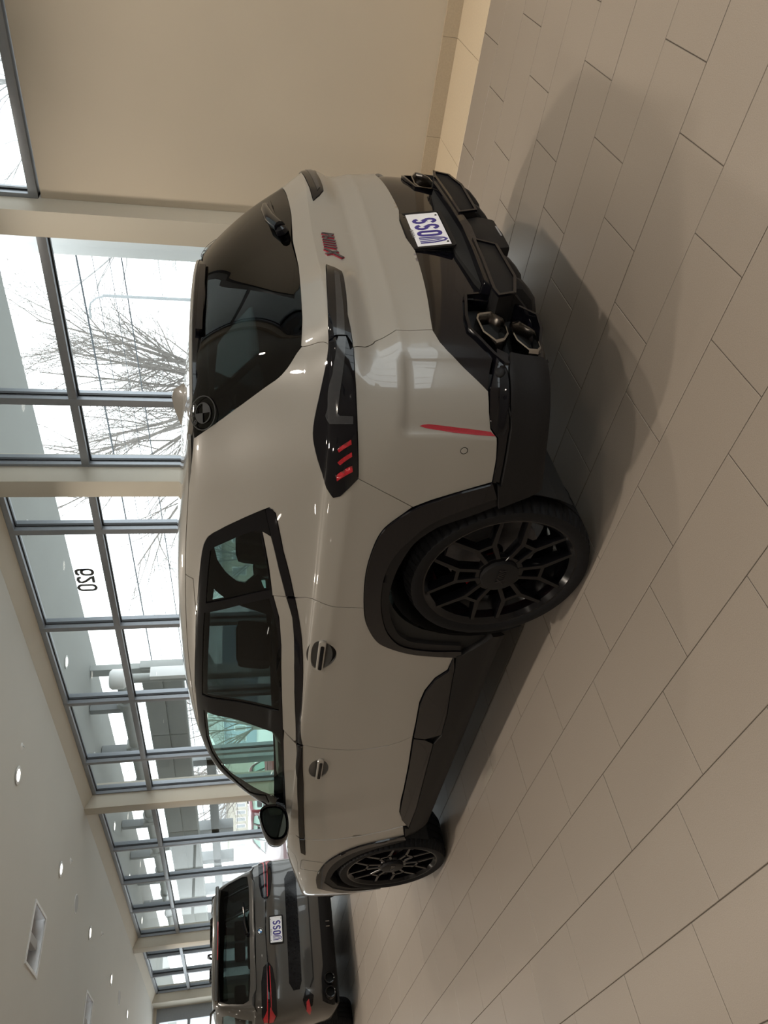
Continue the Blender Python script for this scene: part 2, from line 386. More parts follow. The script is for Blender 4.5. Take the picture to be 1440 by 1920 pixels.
# panel outlines on the body surface
POLYS = {
'rear_glass': [(0,1.385),(0.2361,1.3663),(0.3915,1.3698),(0.5622,1.3751),(0.7446,1.3908),(0.7733,1.4106),(0.8123,1.4428),(0.8342,1.4774),(0.8469,1.5276),(0.8699,1.6237),(0.8699,1.7469),(0.8449,1.8999),(0.6632,1.9684),(0.6042,1.8927),(0.5473,1.864),(0.4776,1.8993),(0.1928,1.8938),(0,1.8852)],
'tail_light': [(0.7967,1.1547),(0.8161,1.1782),(0.8398,1.2027),(0.8621,1.2261),(0.8852,1.2484),(0.9109,1.2703),(0.9383,1.2901),(0.9689,1.3088),(0.9995,1.3226),(1.0241,1.3287),(1.0456,1.3301),(1.0638,1.3277),(1.0834,1.3207),(1.1113,1.3069),(1.1428,1.2855),(1.1754,1.2518),(1.2049,1.1954),(1.2213,1.0308),(1.2457,0.9688),(1.263,0.9378),(1.2731,0.9206),(1.2616,0.8855),(1.2207,0.8556),(1.1831,0.8315),(1.1097,0.8375),(1.0066,0.8467),(0.9336,0.8523),(0.8556,0.858),(0.7762,0.8606),(0.7869,0.8714),(0.7439,0.8829),(0.7511,0.9378)],
'tail_light_inner': [(0.29,0.9305),(0.4454,0.9642),(0.5658,0.9915),(0.6906,1.0507),(0.7955,1.1521),(0.7464,0.9387),(0.7388,0.8817),(0.7681,0.8625),(0.7085,0.8651),(0.6373,0.8697),(0.5159,0.8623),(0.4192,0.8601),(0.3709,0.8613),(0.3293,0.8851)],
'light_guide': [(0.751,0.9273),(0.7441,0.8837),(0.8061,0.8909),(0.8517,0.8996),(0.9084,0.914),(0.9624,0.9265),(0.9673,0.9143),(0.9651,0.8592),(0.9902,0.8582),(0.9972,1.0007),(0.9933,1.2258),(0.9303,1.0965),(0.8689,0.9816),(0.8137,0.9503),(0.7807,0.9395)],
'light_guide_inner': [(0.3571,0.8951),(0.6096,0.9224),(0.7488,0.9378),(0.7414,0.8882),(0.6044,0.8804),(0.4712,0.8761),(0.3951,0.8734)],
'lamp_red': [(1.0733,0.92),(1.0383,0.8637),(1.0534,0.8611),(1.0837,0.9103)],
'lamp_red2': [(1.1211,0.9143),(1.0814,0.859),(1.0959,0.8563),(1.1301,0.9001)],
'lamp_red3': [(1.173,0.9164),(1.1293,0.8536),(1.1522,0.8501),(1.1952,0.9078)],
'tailgate': [(0,1.378),(0.2361,1.3663),(0.3915,1.3698),(0.5622,1.3751),(0.7446,1.3908),(0.7503,1.3882),(0.7655,1.353),(0.7972,1.1623),(0.6906,1.0507),(0.5658,0.9915),(0.4454,0.9642),(0.29,0.9305),(0.3293,0.8851),(0.3709,0.8613),(0.4192,0.8601),(0.5159,0.8623),(0.6373,0.8697),(0.7085,0.8651),(0.7681,0.8625),(0.7762,0.8606),(0.75,0.8226),(0.7227,0.7984),(0.7121,0.7938),(0.6728,0.7291),(0.669,0.6025),(0.669,0.5993),(0.6661,0.601),(0.6432,0.6001),(0.6109,0.5984),(0.5779,0.5958),(0.539,0.5928),(0.4889,0.5897),(0.4336,0.5864),(0.3834,0.5838),(0.3347,0.5817),(0.2852,0.5795),(0.2374,0.5778),(0.1883,0.577),(0.0806,0.5924),(0,0.5924)],
'quarter_panel': [(0.8449,1.8999),(0.8505,1.8445),(0.8613,1.7922),(0.8699,1.7469),(0.8743,1.7049),(0.8743,1.6627),(0.8699,1.6237),(0.8628,1.5879),(0.8545,1.5549),(0.8469,1.5276),(0.8419,1.5071),(0.8385,1.4913),(0.8342,1.4774),(0.8282,1.4647),(0.821,1.4535),(0.8123,1.4428),(0.7998,1.4309),(0.7848,1.4191),(0.7733,1.4106),(0.7503,1.3882),(0.7655,1.353),(0.7967,1.1547),(0.8161,1.1782),(0.8398,1.2027),(0.8621,1.2261),(0.8852,1.2484),(0.9109,1.2703),(0.9383,1.2901),(0.9689,1.3088),(0.9995,1.3226),(1.0241,1.3287),(1.0456,1.3301),(1.0638,1.3277),(1.0834,1.3207),(1.1113,1.3069),(1.1428,1.2855),(1.1754,1.2518),(1.2049,1.1954),(1.2213,1.0308),(1.2457,0.9688),(1.263,0.9378),(1.2731,0.9206),(1.2616,0.8855),(1.2207,0.8556),(1.1831,0.8315),(1.2363,0.7497),(1.3004,0.6356),(1.3535,0.6898),(1.368,0.7037),(1.3832,0.7166),(1.4002,0.728),(1.4207,0.7375),(1.4457,0.7451),(1.4745,0.7511),(1.5055,0.7558),(1.5371,0.7595),(1.5686,0.7624),(1.6008,0.7643),(1.6352,0.765),(1.673,0.7645),(1.7172,0.7625),(1.7668,0.759),(1.817,0.7542),(1.8619,0.7489),(1.8543,0.8096),(1.8426,0.867),(1.8277,0.9488),(1.847,1.2887),(1.8685,1.3718),(1.8551,1.3767),(1.607,1.4396),(1.3728,1.4786),(1.3352,1.5049),(1.3483,1.5399),(1.3679,1.5821),(1.396,1.6425),(1.4281,1.7121),(1.4631,1.7778),(1.4894,1.8075),(1.5176,1.8208),(1.5557,1.8333),(1.6128,1.8418),(1.7046,1.8495),(1.8175,1.8571),(1.9699,1.8669),(2.1018,1.8761),(2.1357,1.8819),(1.86,1.905),(1.86,1.985),(1.5,1.99),(1.1,1.985)],
'roof': [(0,2.09),(0.3,2.09),(0.62,2.085),(0.8,2.06),(0.93,2.01),(1.1,1.99),(1.5,1.995),(1.86,1.99),(2.5,1.99),(3,1.99),(3.4,1.985),(3.8,1.98),(4.2,1.96),(4.36,1.97),(4.5,2.02),(5,2.04),(5.8,2.05),(6.5,2.05),(6.1604,2.05),(6.1604,2.8207),(5.8,2.8207),(4.4,2.8207),(3,2.8207),(1.5,2.8207),(0.7,2.8207),(0,2.8207)],
'bumper_corner': [(1.1831,0.8315),(1.1097,0.8375),(1.0066,0.8467),(0.9336,0.8523),(0.8556,0.858),(0.7762,0.8606),(0.75,0.8226),(0.7227,0.7984),(0.7121,0.7938),(0.6728,0.7291),(0.669,0.6025),(0.715,0.5848),(0.744,0.5637),(0.7712,0.5326),(0.816,0.4824),(0.8617,0.4285),(0.9306,0.4208),(0.9853,0.4078),(1.0208,0.3827),(1.0989,0.3694),(1.1946,0.3636),(1.2121,0.4182),(1.2404,0.4965),(1.2694,0.5703),(1.3007,0.6343),(1.2363,0.7497)],
'reflector': [(0.9849,0.6591),(0.9791,0.6461),(0.9772,0.6262),(0.9844,0.5475),(0.9945,0.4069),(1.0161,0.3865),(1.0152,0.4601),(1.0105,0.5405),(0.9952,0.6315)],
'rear_door': [(1.8749,1.3697),(1.9717,1.3409),(2.128,1.2928),(2.5522,1.1786),(2.641,1.1483),(3.0172,0.9402),(3.0227,0.8923),(3.0555,0.7896),(3.0799,0.6931),(3.0938,0.6081),(3.0764,0.4752),(3.0513,0.4068),(3.0113,0.3499),(2.8706,0.3566),(2.6667,0.3713),(2.5608,0.3639),(2.4575,0.3327),(2.3974,0.2866),(2.282,0.2793),(2.2884,0.2744),(2.2831,0.2947),(2.2749,0.3249),(2.2648,0.3593),(2.2543,0.3917),(2.2446,0.4204),(2.235,0.4481),(2.225,0.4749),(2.2138,0.5012),(2.2005,0.5279),(2.1855,0.5547),(2.1699,0.5803),(2.1547,0.6029),(2.1411,0.6218),(2.128,0.638),(2.1133,0.6528),(2.0948,0.6675),(2.0716,0.6824),(2.0455,0.6965),(2.0173,0.7094),(1.9883,0.7204),(1.9597,0.7294),(1.9307,0.7368),(1.8989,0.7432),(1.8619,0.7489),(1.8562,0.8095),(1.8444,0.8669),(1.8294,0.9485),(1.8487,1.2885)],
'shoulder_rear': [(1.4887,1.5321),(1.4985,1.5138),(1.5258,1.4923),(1.7268,1.4536),(1.8797,1.4151),(1.8967,1.4781),(1.7405,1.4965)],
'shoulder_rear_door': [(1.898,1.4742),(1.8836,1.4136),(2.0002,1.3751),(2.1409,1.3536),(2.5699,1.3139),(2.7193,1.29),(2.9798,1.2272),(2.9836,1.2717),(2.9461,1.3502),(2.9219,1.38),(2.9172,1.3833),(2.6295,1.4038),(2.3773,1.4183),(2.2124,1.4244),(2.0227,1.4424)],
'shoulder_front_door': [(2.928,1.3744),(2.9536,1.3458),(2.9917,1.2703),(3.0101,1.2107),(3.3891,0.9574),(3.7907,0.9022),(4.1803,0.8723),(4.1518,0.9014),(4.2517,1.2015),(3.9524,1.2594),(3.6665,1.3023),(3.3042,1.3487),(3.022,1.3741)],
'waist_strip_rear': [(1.3453,1.521),(1.3352,1.5049),(1.3459,1.4905),(1.3728,1.4786),(1.607,1.4396),(1.8609,1.3755),(1.878,1.4152),(1.7268,1.4536),(1.5258,1.4923),(1.4231,1.5091)],
'waist_strip_rear_door': [(1.8862,1.4135),(1.8728,1.3715),(1.9889,1.3341),(2.1277,1.2913),(2.5522,1.1786),(2.641,1.1483),(3.0125,0.9409),(2.9962,1.215),(2.7193,1.29),(2.3534,1.3392),(2.1912,1.3477),(2.0007,1.3767)],
'waist_strip_front_door': [(3.0101,1.2107),(3.0279,0.937),(3.4847,0.8853),(4.1876,0.8373),(4.1868,0.8721),(3.7907,0.9022),(3.3891,0.9574)],
'vent_trim': [(4.2017,0.8704),(4.2002,0.8359),(4.4349,0.8242),(4.4124,0.853)],
'front_door': [(3.0326,0.9363),(3.4847,0.8853),(4.198,0.836),(4.1879,0.8382),(4.1943,0.7895),(4.1887,0.6534),(4.1655,0.4658),(4.1435,0.3283),(4.1239,0.2446),(4.1343,0.2133),(4.0373,0.257),(3.9299,0.2888),(3.7798,0.3018),(3.6323,0.3063),(3.3571,0.3217),(3.0113,0.3499),(3.0546,0.4063),(3.0798,0.4748),(3.0971,0.6077),(3.0833,0.6928),(3.0588,0.7894),(3.0259,0.892)],
'front_wing': [(4.2622,1.1983),(4.1584,0.9011),(4.1933,0.8718),(4.2083,0.8702),(4.4198,0.8528),(4.4398,0.824),(4.2044,0.8357),(4.1921,0.838),(4.1984,0.7892),(4.1928,0.653),(4.1696,0.4653),(4.1476,0.3277),(4.1299,0.2395),(4.2648,0.2136),(4.2637,0.2372),(4.2647,0.2709),(4.2685,0.3109),(4.2754,0.3608),(4.2865,0.4181),(4.3009,0.4681),(4.3166,0.504),(4.3337,0.5324),(4.3533,0.5586),(4.3764,0.5843),(4.4021,0.6079),(4.4293,0.6294),(4.4572,0.649),(4.4862,0.6662),(4.5176,0.6811),(4.5522,0.6932),(4.5889,0.7029),(4.6264,0.711),(4.6639,0.7177),(4.7019,0.7229),(4.74,0.7261),(4.7779,0.7272),(4.816,0.7263),(4.8561,0.7229),(4.9048,0.7153),(4.9578,0.7051),(5.0037,0.6474),(5.0965,0.5191),(5.1576,0.3219),(5.1708,0.2347),(5.2048,0.2347),(5.42,0.32),(5.42,0.5),(5.38,0.72),(5.3,0.86),(5.1,0.95),(5.186,0.8666),(4.7781,0.8764),(4.608,0.8817),(4.4844,0.902),(4.4175,0.9877),(4.6373,1.1053),(4.43,1.36),(4.3,1.36),(4.1406,1.2396)],
'hood': [(4.45,1.37),(4.6373,1.1053),(4.4175,0.9877),(4.4844,0.902),(4.608,0.8817),(4.7781,0.8764),(5.186,0.8666),(5.2756,0.84),(5.12,0.96),(5.32,0.87),(5.7,0.85),(6.2,0.85),(6.1604,0.85),(6.1604,1.37),(6.2,1.37),(5.4,1.37),(4.8,1.37)],
'trim_dlo': [(1.3453,1.521),(1.3483,1.5399),(1.3679,1.5821),(1.396,1.6425),(1.4281,1.7121),(1.4631,1.7778),(1.4894,1.8075),(1.5176,1.8208),(1.5557,1.8333),(1.6128,1.8418),(1.7046,1.8495),(1.8175,1.8571),(1.9699,1.8669),(2.1018,1.8761),(2.4686,1.8957),(3.094,1.9456),(2.8305,1.9212),(3.1216,1.9393),(3.358,1.9494),(3.7776,1.9772),(4.1109,1.963),(4.0376,1.8717),(4.1347,1.7436),(4.2453,1.6005),(4.2117,1.4944),(4.1893,1.3883),(3.967,1.2704),(3.6665,1.3023),(3.3042,1.3487),(2.9571,1.3811),(2.6295,1.4038),(2.3773,1.4183),(2.2124,1.4244),(2.0057,1.4464),(1.8924,1.4783),(1.7243,1.5032),(1.4887,1.5321),(1.5213,1.4942)],
'quarter_glass': [(2.0357,1.8172),(1.8084,1.8063),(1.6125,1.793),(1.579,1.7689),(1.5521,1.7151),(1.5147,1.6433),(1.4803,1.5634),(1.4934,1.5432),(1.5967,1.5276),(1.7421,1.5028),(1.8689,1.4919),(1.947,1.6466)],
'rear_door_glass': [(2.1195,1.8283),(2.0056,1.6471),(1.9187,1.4918),(2.0125,1.466),(2.1178,1.4442),(2.3218,1.4251),(2.6058,1.4091),(2.5057,1.4213),(2.7733,1.4151),(2.8191,1.5229),(2.9057,1.6999),(2.9972,1.8741),(2.6558,1.8553),(2.5752,1.8495),(2.2888,1.8381)],
'front_door_glass': [(3.1849,1.8764),(3.0928,1.7036),(3.0388,1.5568),(2.979,1.4017),(3.1693,1.3785),(3.3929,1.3546),(5.3567,1.163),(3.8228,1.4651),(4.0805,1.5702),(4.0726,1.6588),(3.9567,1.776),(3.8246,1.8625),(3.6096,1.8906),(3.3861,1.8861)],
'front_quarter_glass': [(4.0687,1.4987),(3.896,1.4124),(3.8939,1.384),(4.1893,1.3706),(4.1893,1.3971)],
'windscreen': [(4.62,1.42),(4.56,1.6),(4.5,1.8),(4.48,1.95),(5,2.01),(5.8,2.03),(6.5,2.03),(6.1604,2.03),(6.1604,1.41),(6.2,1.41),(5.4,1.41)],
'a_pillar': [(1.866,1.985),(1.866,1.905),(2.1616,1.8834),(2.4696,1.897),(3.0978,1.9476),(2.8262,1.918),(3.1141,1.9353),(3.3464,1.9448),(3.7464,1.97),(4.1109,1.963),(4.0135,1.8671),(4.1205,1.7407),(4.2453,1.6005),(4.2117,1.4944),(4.1893,1.3883),(3.9756,1.2697),(4.32,1.38),(4.42,1.37),(4.6,1.4),(4.53,1.6),(4.46,1.8),(4.43,1.96),(4.36,1.97),(4.2,1.96),(3.8,1.975),(3.4,1.98),(2.5,1.985)],
'sill_gloss_rear': [(2.2901,0.2809),(2.4039,0.2854),(2.4642,0.3315),(2.5682,0.3604),(2.6744,0.3678),(2.8712,0.3543),(3.0158,0.3453),(3.0441,0.285),(3.0116,0.2123),(2.7816,0.2228),(2.505,0.251),(2.3769,0.2615)],
'sill_gloss_front': [(3.0255,0.3446),(3.3581,0.3184),(3.6332,0.3037),(3.9116,0.2889),(4.0209,0.2659),(4.1463,0.2088),(3.9066,0.2016),(3.4756,0.2206),(3.1039,0.2369),(3.0525,0.2837)],
'sill': [(2.2685,0.2532),(2.2769,0.2739),(2.3771,0.2602),(2.5052,0.2496),(2.7819,0.2213),(3.0154,0.2103),(3.1044,0.2347),(3.4761,0.219),(3.9074,0.1998),(4.1516,0.2062),(4.1444,0.229),(4.271,0.2099),(4.2276,0.1811),(4.2292,0.0145),(3.7095,0.0151),(2.8991,0.0147),(2.1991,0.0147),(2.1497,0.1407)],
'arch_rear': [(1.1921,0.3646),(1.2013,0.3726),(1.2111,0.4063),(1.2222,0.4417),(1.2325,0.4715),(1.241,0.4941),(1.249,0.5138),(1.257,0.532),(1.2654,0.5505),(1.2741,0.5696),(1.283,0.5886),(1.2925,0.6073),(1.3028,0.6253),(1.3141,0.6426),(1.3263,0.6592),(1.3394,0.675),(1.3535,0.6898),(1.368,0.7037),(1.3832,0.7166),(1.4002,0.728),(1.4207,0.7375),(1.4457,0.7451),(1.4745,0.7511),(1.5055,0.7558),(1.5371,0.7595),(1.5686,0.7624),(1.6008,0.7643),(1.6352,0.765),(1.673,0.7645),(1.7172,0.7625),(1.7668,0.759),(1.817,0.7542),(1.8619,0.7489),(1.8989,0.7432),(1.9307,0.7368),(1.9597,0.7294),(1.9883,0.7204),(2.0173,0.7094),(2.0455,0.6965),(2.0716,0.6824),(2.0948,0.6675),(2.1133,0.6528),(2.128,0.638),(2.1411,0.6218),(2.1547,0.6029),(2.1699,0.5803),(2.1855,0.5547),(2.2005,0.5279),(2.2138,0.5012),(2.225,0.4749),(2.235,0.4481),(2.2446,0.4204),(2.2543,0.3917),(2.2648,0.3593),(2.2749,0.3249),(2.2831,0.2947),(2.2884,0.2744),(2.2685,0.2532),(2.24,0.2587),(2.2332,0.29),(2.2259,0.3359),(2.2147,0.3835),(2.2003,0.4282),(2.1844,0.4719),(2.1681,0.5088),(2.152,0.5364),(2.1341,0.5583),(2.1111,0.5788),(2.0813,0.5997),(2.0466,0.6193),(2.0092,0.6366),(1.9683,0.6512),(1.9252,0.6633),(1.8847,0.6731),(1.8497,0.6805),(1.8169,0.6858),(1.7812,0.6896),(1.7399,0.6929),(1.6962,0.6948),(1.6538,0.6933),(1.6131,0.6881),(1.5734,0.6798),(1.537,0.6681),(1.5042,0.6519),(1.4743,0.6325),(1.447,0.6134),(1.4219,0.5958),(1.3992,0.5782),(1.3795,0.5598),(1.3639,0.5406),(1.351,0.5204),(1.3383,0.4983),(1.3247,0.4735),(1.3114,0.4465),(1.2986,0.4186),(1.2852,0.3865),(1.2725,0.3531),(1.2639,0.3292)],
'arch_rear_lip': [(1.2639,0.3292),(1.2725,0.3531),(1.2852,0.3865),(1.2986,0.4186),(1.3114,0.4465),(1.3247,0.4735),(1.3383,0.4983),(1.351,0.5204),(1.3639,0.5406),(1.3795,0.5598),(1.3992,0.5782),(1.4219,0.5958),(1.447,0.6134),(1.4743,0.6325),(1.5042,0.6519),(1.537,0.6681),(1.5734,0.6798),(1.6131,0.6881),(1.6538,0.6933),(1.6962,0.6948),(1.7399,0.6929),(1.7812,0.6896),(1.8169,0.6858),(1.8497,0.6805),(1.8847,0.6731),(1.9252,0.6633),(1.9683,0.6512),(2.0092,0.6366),(2.0466,0.6193),(2.0813,0.5997),(2.1111,0.5788),(2.1341,0.5583),(2.152,0.5364),(2.1681,0.5088),(2.1844,0.4719),(2.2003,0.4282),(2.2147,0.3835),(2.2259,0.3359),(2.2332,0.29),(2.24,0.2587),(2.1975,0.267),(2.1911,0.2941),(2.1808,0.3346),(2.1683,0.3768),(2.1543,0.4185),(2.1399,0.4601),(2.1274,0.4929),(2.117,0.5126),(2.1071,0.5246),(2.0958,0.5359),(2.0849,0.5483),(2.0726,0.5601),(2.0532,0.5728),(2.0226,0.5879),(1.9854,0.6038),(1.9492,0.6176),(1.9161,0.6281),(1.8837,0.6364),(1.8521,0.6431),(1.8229,0.6486),(1.7942,0.6524),(1.7614,0.6541),(1.7201,0.6533),(1.6754,0.6503),(1.6353,0.6458),(1.6025,0.6396),(1.5737,0.6321),(1.5476,0.6243),(1.5236,0.617),(1.5021,0.6094),(1.483,0.6008),(1.4669,0.5911),(1.4529,0.5805),(1.4392,0.5686),(1.4243,0.5549),(1.4097,0.5399),(1.3972,0.5247),(1.3882,0.5104),(1.3812,0.4958),(1.3734,0.4786),(1.3643,0.4577),(1.3546,0.4341),(1.3435,0.4085),(1.3288,0.3771),(1.3129,0.3433),(1.3019,0.3192)],
'arch_front': [(4.2648,0.2136),(4.2637,0.2372),(4.2647,0.2709),(4.2685,0.3109),(4.2754,0.3608),(4.2865,0.4181),(4.3009,0.4681),(4.3166,0.504),(4.3337,0.5324),(4.3533,0.5586),(4.3764,0.5843),(4.4021,0.6079),(4.4293,0.6294),(4.4572,0.649),(4.4862,0.6662),(4.5176,0.6811),(4.5522,0.6932),(4.5889,0.7029),(4.6264,0.711),(4.6639,0.7177),(4.7019,0.7229),(4.74,0.7261),(4.7779,0.7272),(4.816,0.7263),(4.8561,0.7229),(4.9048,0.7153),(4.9578,0.7051),(5.0037,0.6474),(5.0965,0.5191),(5.1576,0.3219),(5.1708,0.2347),(5.1372,0.2347),(5.1155,0.3219),(5.0548,0.478),(4.9683,0.5991),(4.8566,0.6668),(4.8201,0.6677),(4.7788,0.6671),(4.7317,0.665),(4.6794,0.6615),(4.6308,0.6555),(4.5898,0.6466),(4.5528,0.6352),(4.5183,0.6209),(4.4862,0.6037),(4.4569,0.5836),(4.4295,0.5603),(4.4036,0.5341),(4.3801,0.5046),(4.3601,0.4706),(4.3447,0.4277),(4.3338,0.3803),(4.3255,0.3399),(4.3175,0.3123),(4.3104,0.2913),(4.3066,0.2702),(4.3086,0.2437),(4.3154,0.216),(4.3224,0.1954)],
'arch_front_lip': [(4.3224,0.1954),(4.3154,0.216),(4.3086,0.2437),(4.3066,0.2702),(4.3104,0.2913),(4.3175,0.3123),(4.3255,0.3399),(4.3338,0.3803),(4.3447,0.4277),(4.3601,0.4706),(4.3801,0.5046),(4.4036,0.5341),(4.4295,0.5603),(4.4569,0.5836),(4.4862,0.6037),(4.5183,0.6209),(4.5528,0.6352),(4.5898,0.6466),(4.6308,0.6555),(4.6794,0.6615),(4.7317,0.665),(4.7788,0.6671),(4.8201,0.6677),(4.8566,0.6668),(4.9683,0.5991),(5.0548,0.478),(5.1155,0.3219),(5.1372,0.2347),(5.1036,0.2347),(5.0817,0.3219),(5.0209,0.4576),(4.9335,0.5691),(4.8086,0.6318),(4.7567,0.6254),(4.7109,0.6179),(4.6803,0.6103),(4.6555,0.6015),(4.6284,0.5903),(4.5952,0.5756),(4.5602,0.5585),(4.5275,0.5402),(4.4979,0.5213),(4.4706,0.5012),(4.4471,0.4798),(4.4282,0.4565),(4.4129,0.4317),(4.3997,0.4068),(4.3879,0.3823),(4.3782,0.358),(4.3705,0.3338),(4.3653,0.3099),(4.3621,0.2863),(4.3591,0.263),(4.3553,0.2366),(4.353,0.2091),(4.3534,0.1885)],
'bumper_black': [(0,0.5924),(0.0806,0.5924),(0.1883,0.577),(0.2374,0.5778),(0.2852,0.5795),(0.3347,0.5817),(0.3834,0.5838),(0.4336,0.5864),(0.4889,0.5897),(0.539,0.5928),(0.5779,0.5958),(0.6109,0.5984),(0.6432,0.6001),(0.6661,0.601),(0.669,0.5993),(0.715,0.5848),(0.744,0.5637),(0.7712,0.5326),(0.816,0.4824),(0.8617,0.4285),(0.8605,0.4249),(0.8034,0.4168),(0.7214,0.3923),(0.6888,0.4411),(0.6641,0.4779),(0.6277,0.4834),(0.5416,0.4683),(0.5186,0.4634),(0.4319,0.3547),(0.3271,0.3744),(0.1547,0.399),(0,0.3449)],
'bumper_side_gloss': [(0.862,0.4249),(0.8027,0.4075),(0.7245,0.3892),(0.7409,0.3454),(0.8045,0.3541),(0.945,0.3472),(0.9131,0.3535),(0.9863,0.3398),(1.0135,0.3426),(1.2026,0.3354),(1.1946,0.3636),(1.0989,0.3694),(1.0209,0.3805),(0.982,0.4083),(0.9306,0.4208)],
'bumper_side_matt': [(0.7407,0.3434),(0.7486,0.2854),(0.7589,0.2052),(0.7726,0.1875),(0.7665,0.1892),(0.9169,0.1811),(1.0636,0.1696),(1.2437,0.1445),(1.2781,0.2532),(1.3067,0.3187),(1.1987,0.3458),(1.2028,0.3315),(1.0136,0.3386),(0.9863,0.3382),(0.9132,0.3515),(0.945,0.3464),(0.8046,0.3524)],
'front_bumper': [(5.43,0.32),(5.43,0.5),(5.39,0.72),(5.33,0.86),(5.7,0.84),(6.2,0.84),(6.1604,0.84),(6.1604,0.1),(6.2,0.1),(5.5,0.1)],
}

# ------------------------------------------------------------------ panels laid on a body surface
def poly_resample(S, P, g):
    P = np.asarray(P, float); out = []
    n = len(P)
    W = S.pos0(P[:, 0], P[:, 1])
    for i in range(n):
        a, b = P[i], P[(i + 1) % n]
        k = max(1, int(math.ceil(np.linalg.norm(W[(i + 1) % n] - W[i]) / g)))
        for t in range(k): out.append(a + (b - a) * t / k)
    return np.array(out)

def inside(P, x, y):
    c = np.zeros(len(x), bool); n = len(P); j = n - 1
    for i in range(n):
        xi, yi = P[i]; xj, yj = P[j]
        m = ((yi > y) != (yj > y))
        if abs(yj - yi) > 1e-12:
            m &= x < (xj - xi) * (y - yi) / (yj - yi) + xi
        c ^= m; j = i
    return c

def inset_poly(S, P, d):
    if d == 0: return P
    n = len(P)
    _, _, du, dk = S.frame(P[:, 0], P[:, 1])
    su = np.maximum(np.linalg.norm(du, axis=1), .15); sk = np.maximum(np.linalg.norm(dk, axis=1), .15)
    Q = P.copy()
    A = .5 * np.sum(P[:, 0] * np.roll(P[:, 1], -1) - P[:, 1] * np.roll(P[:, 0], -1))
    sg = 1 if A > 0 else -1
    for i in range(n):
        s = np.array([su[i], sk[i]])
        a = (P[i] - P[i - 1]) * s; b = (P[(i + 1) % n] - P[i]) * s
        la, lb = np.linalg.norm(a), np.linalg.norm(b)
        if la < 1e-9 or lb < 1e-9: continue
        na = np.array([-a[1], a[0]]) / la; nb = np.array([-b[1], b[0]]) / lb
        m = na + nb; l = np.linalg.norm(m)
        if l < 1e-6: continue
        m /= l; k = d / max(.6, float(m @ na))
        Q[i] = P[i] + sg * m * k / s
    # points on the centre line stay on it
    Q[np.abs(P[:, 0]) < 1e-6, 0] = 0
    end = np.abs(P[:, 0] - S.smax) < 1e-6
    Q[end, 0] = S.smax
    Q[:, 1] = np.clip(Q[:, 1], 0, S.kmax)
    return Q

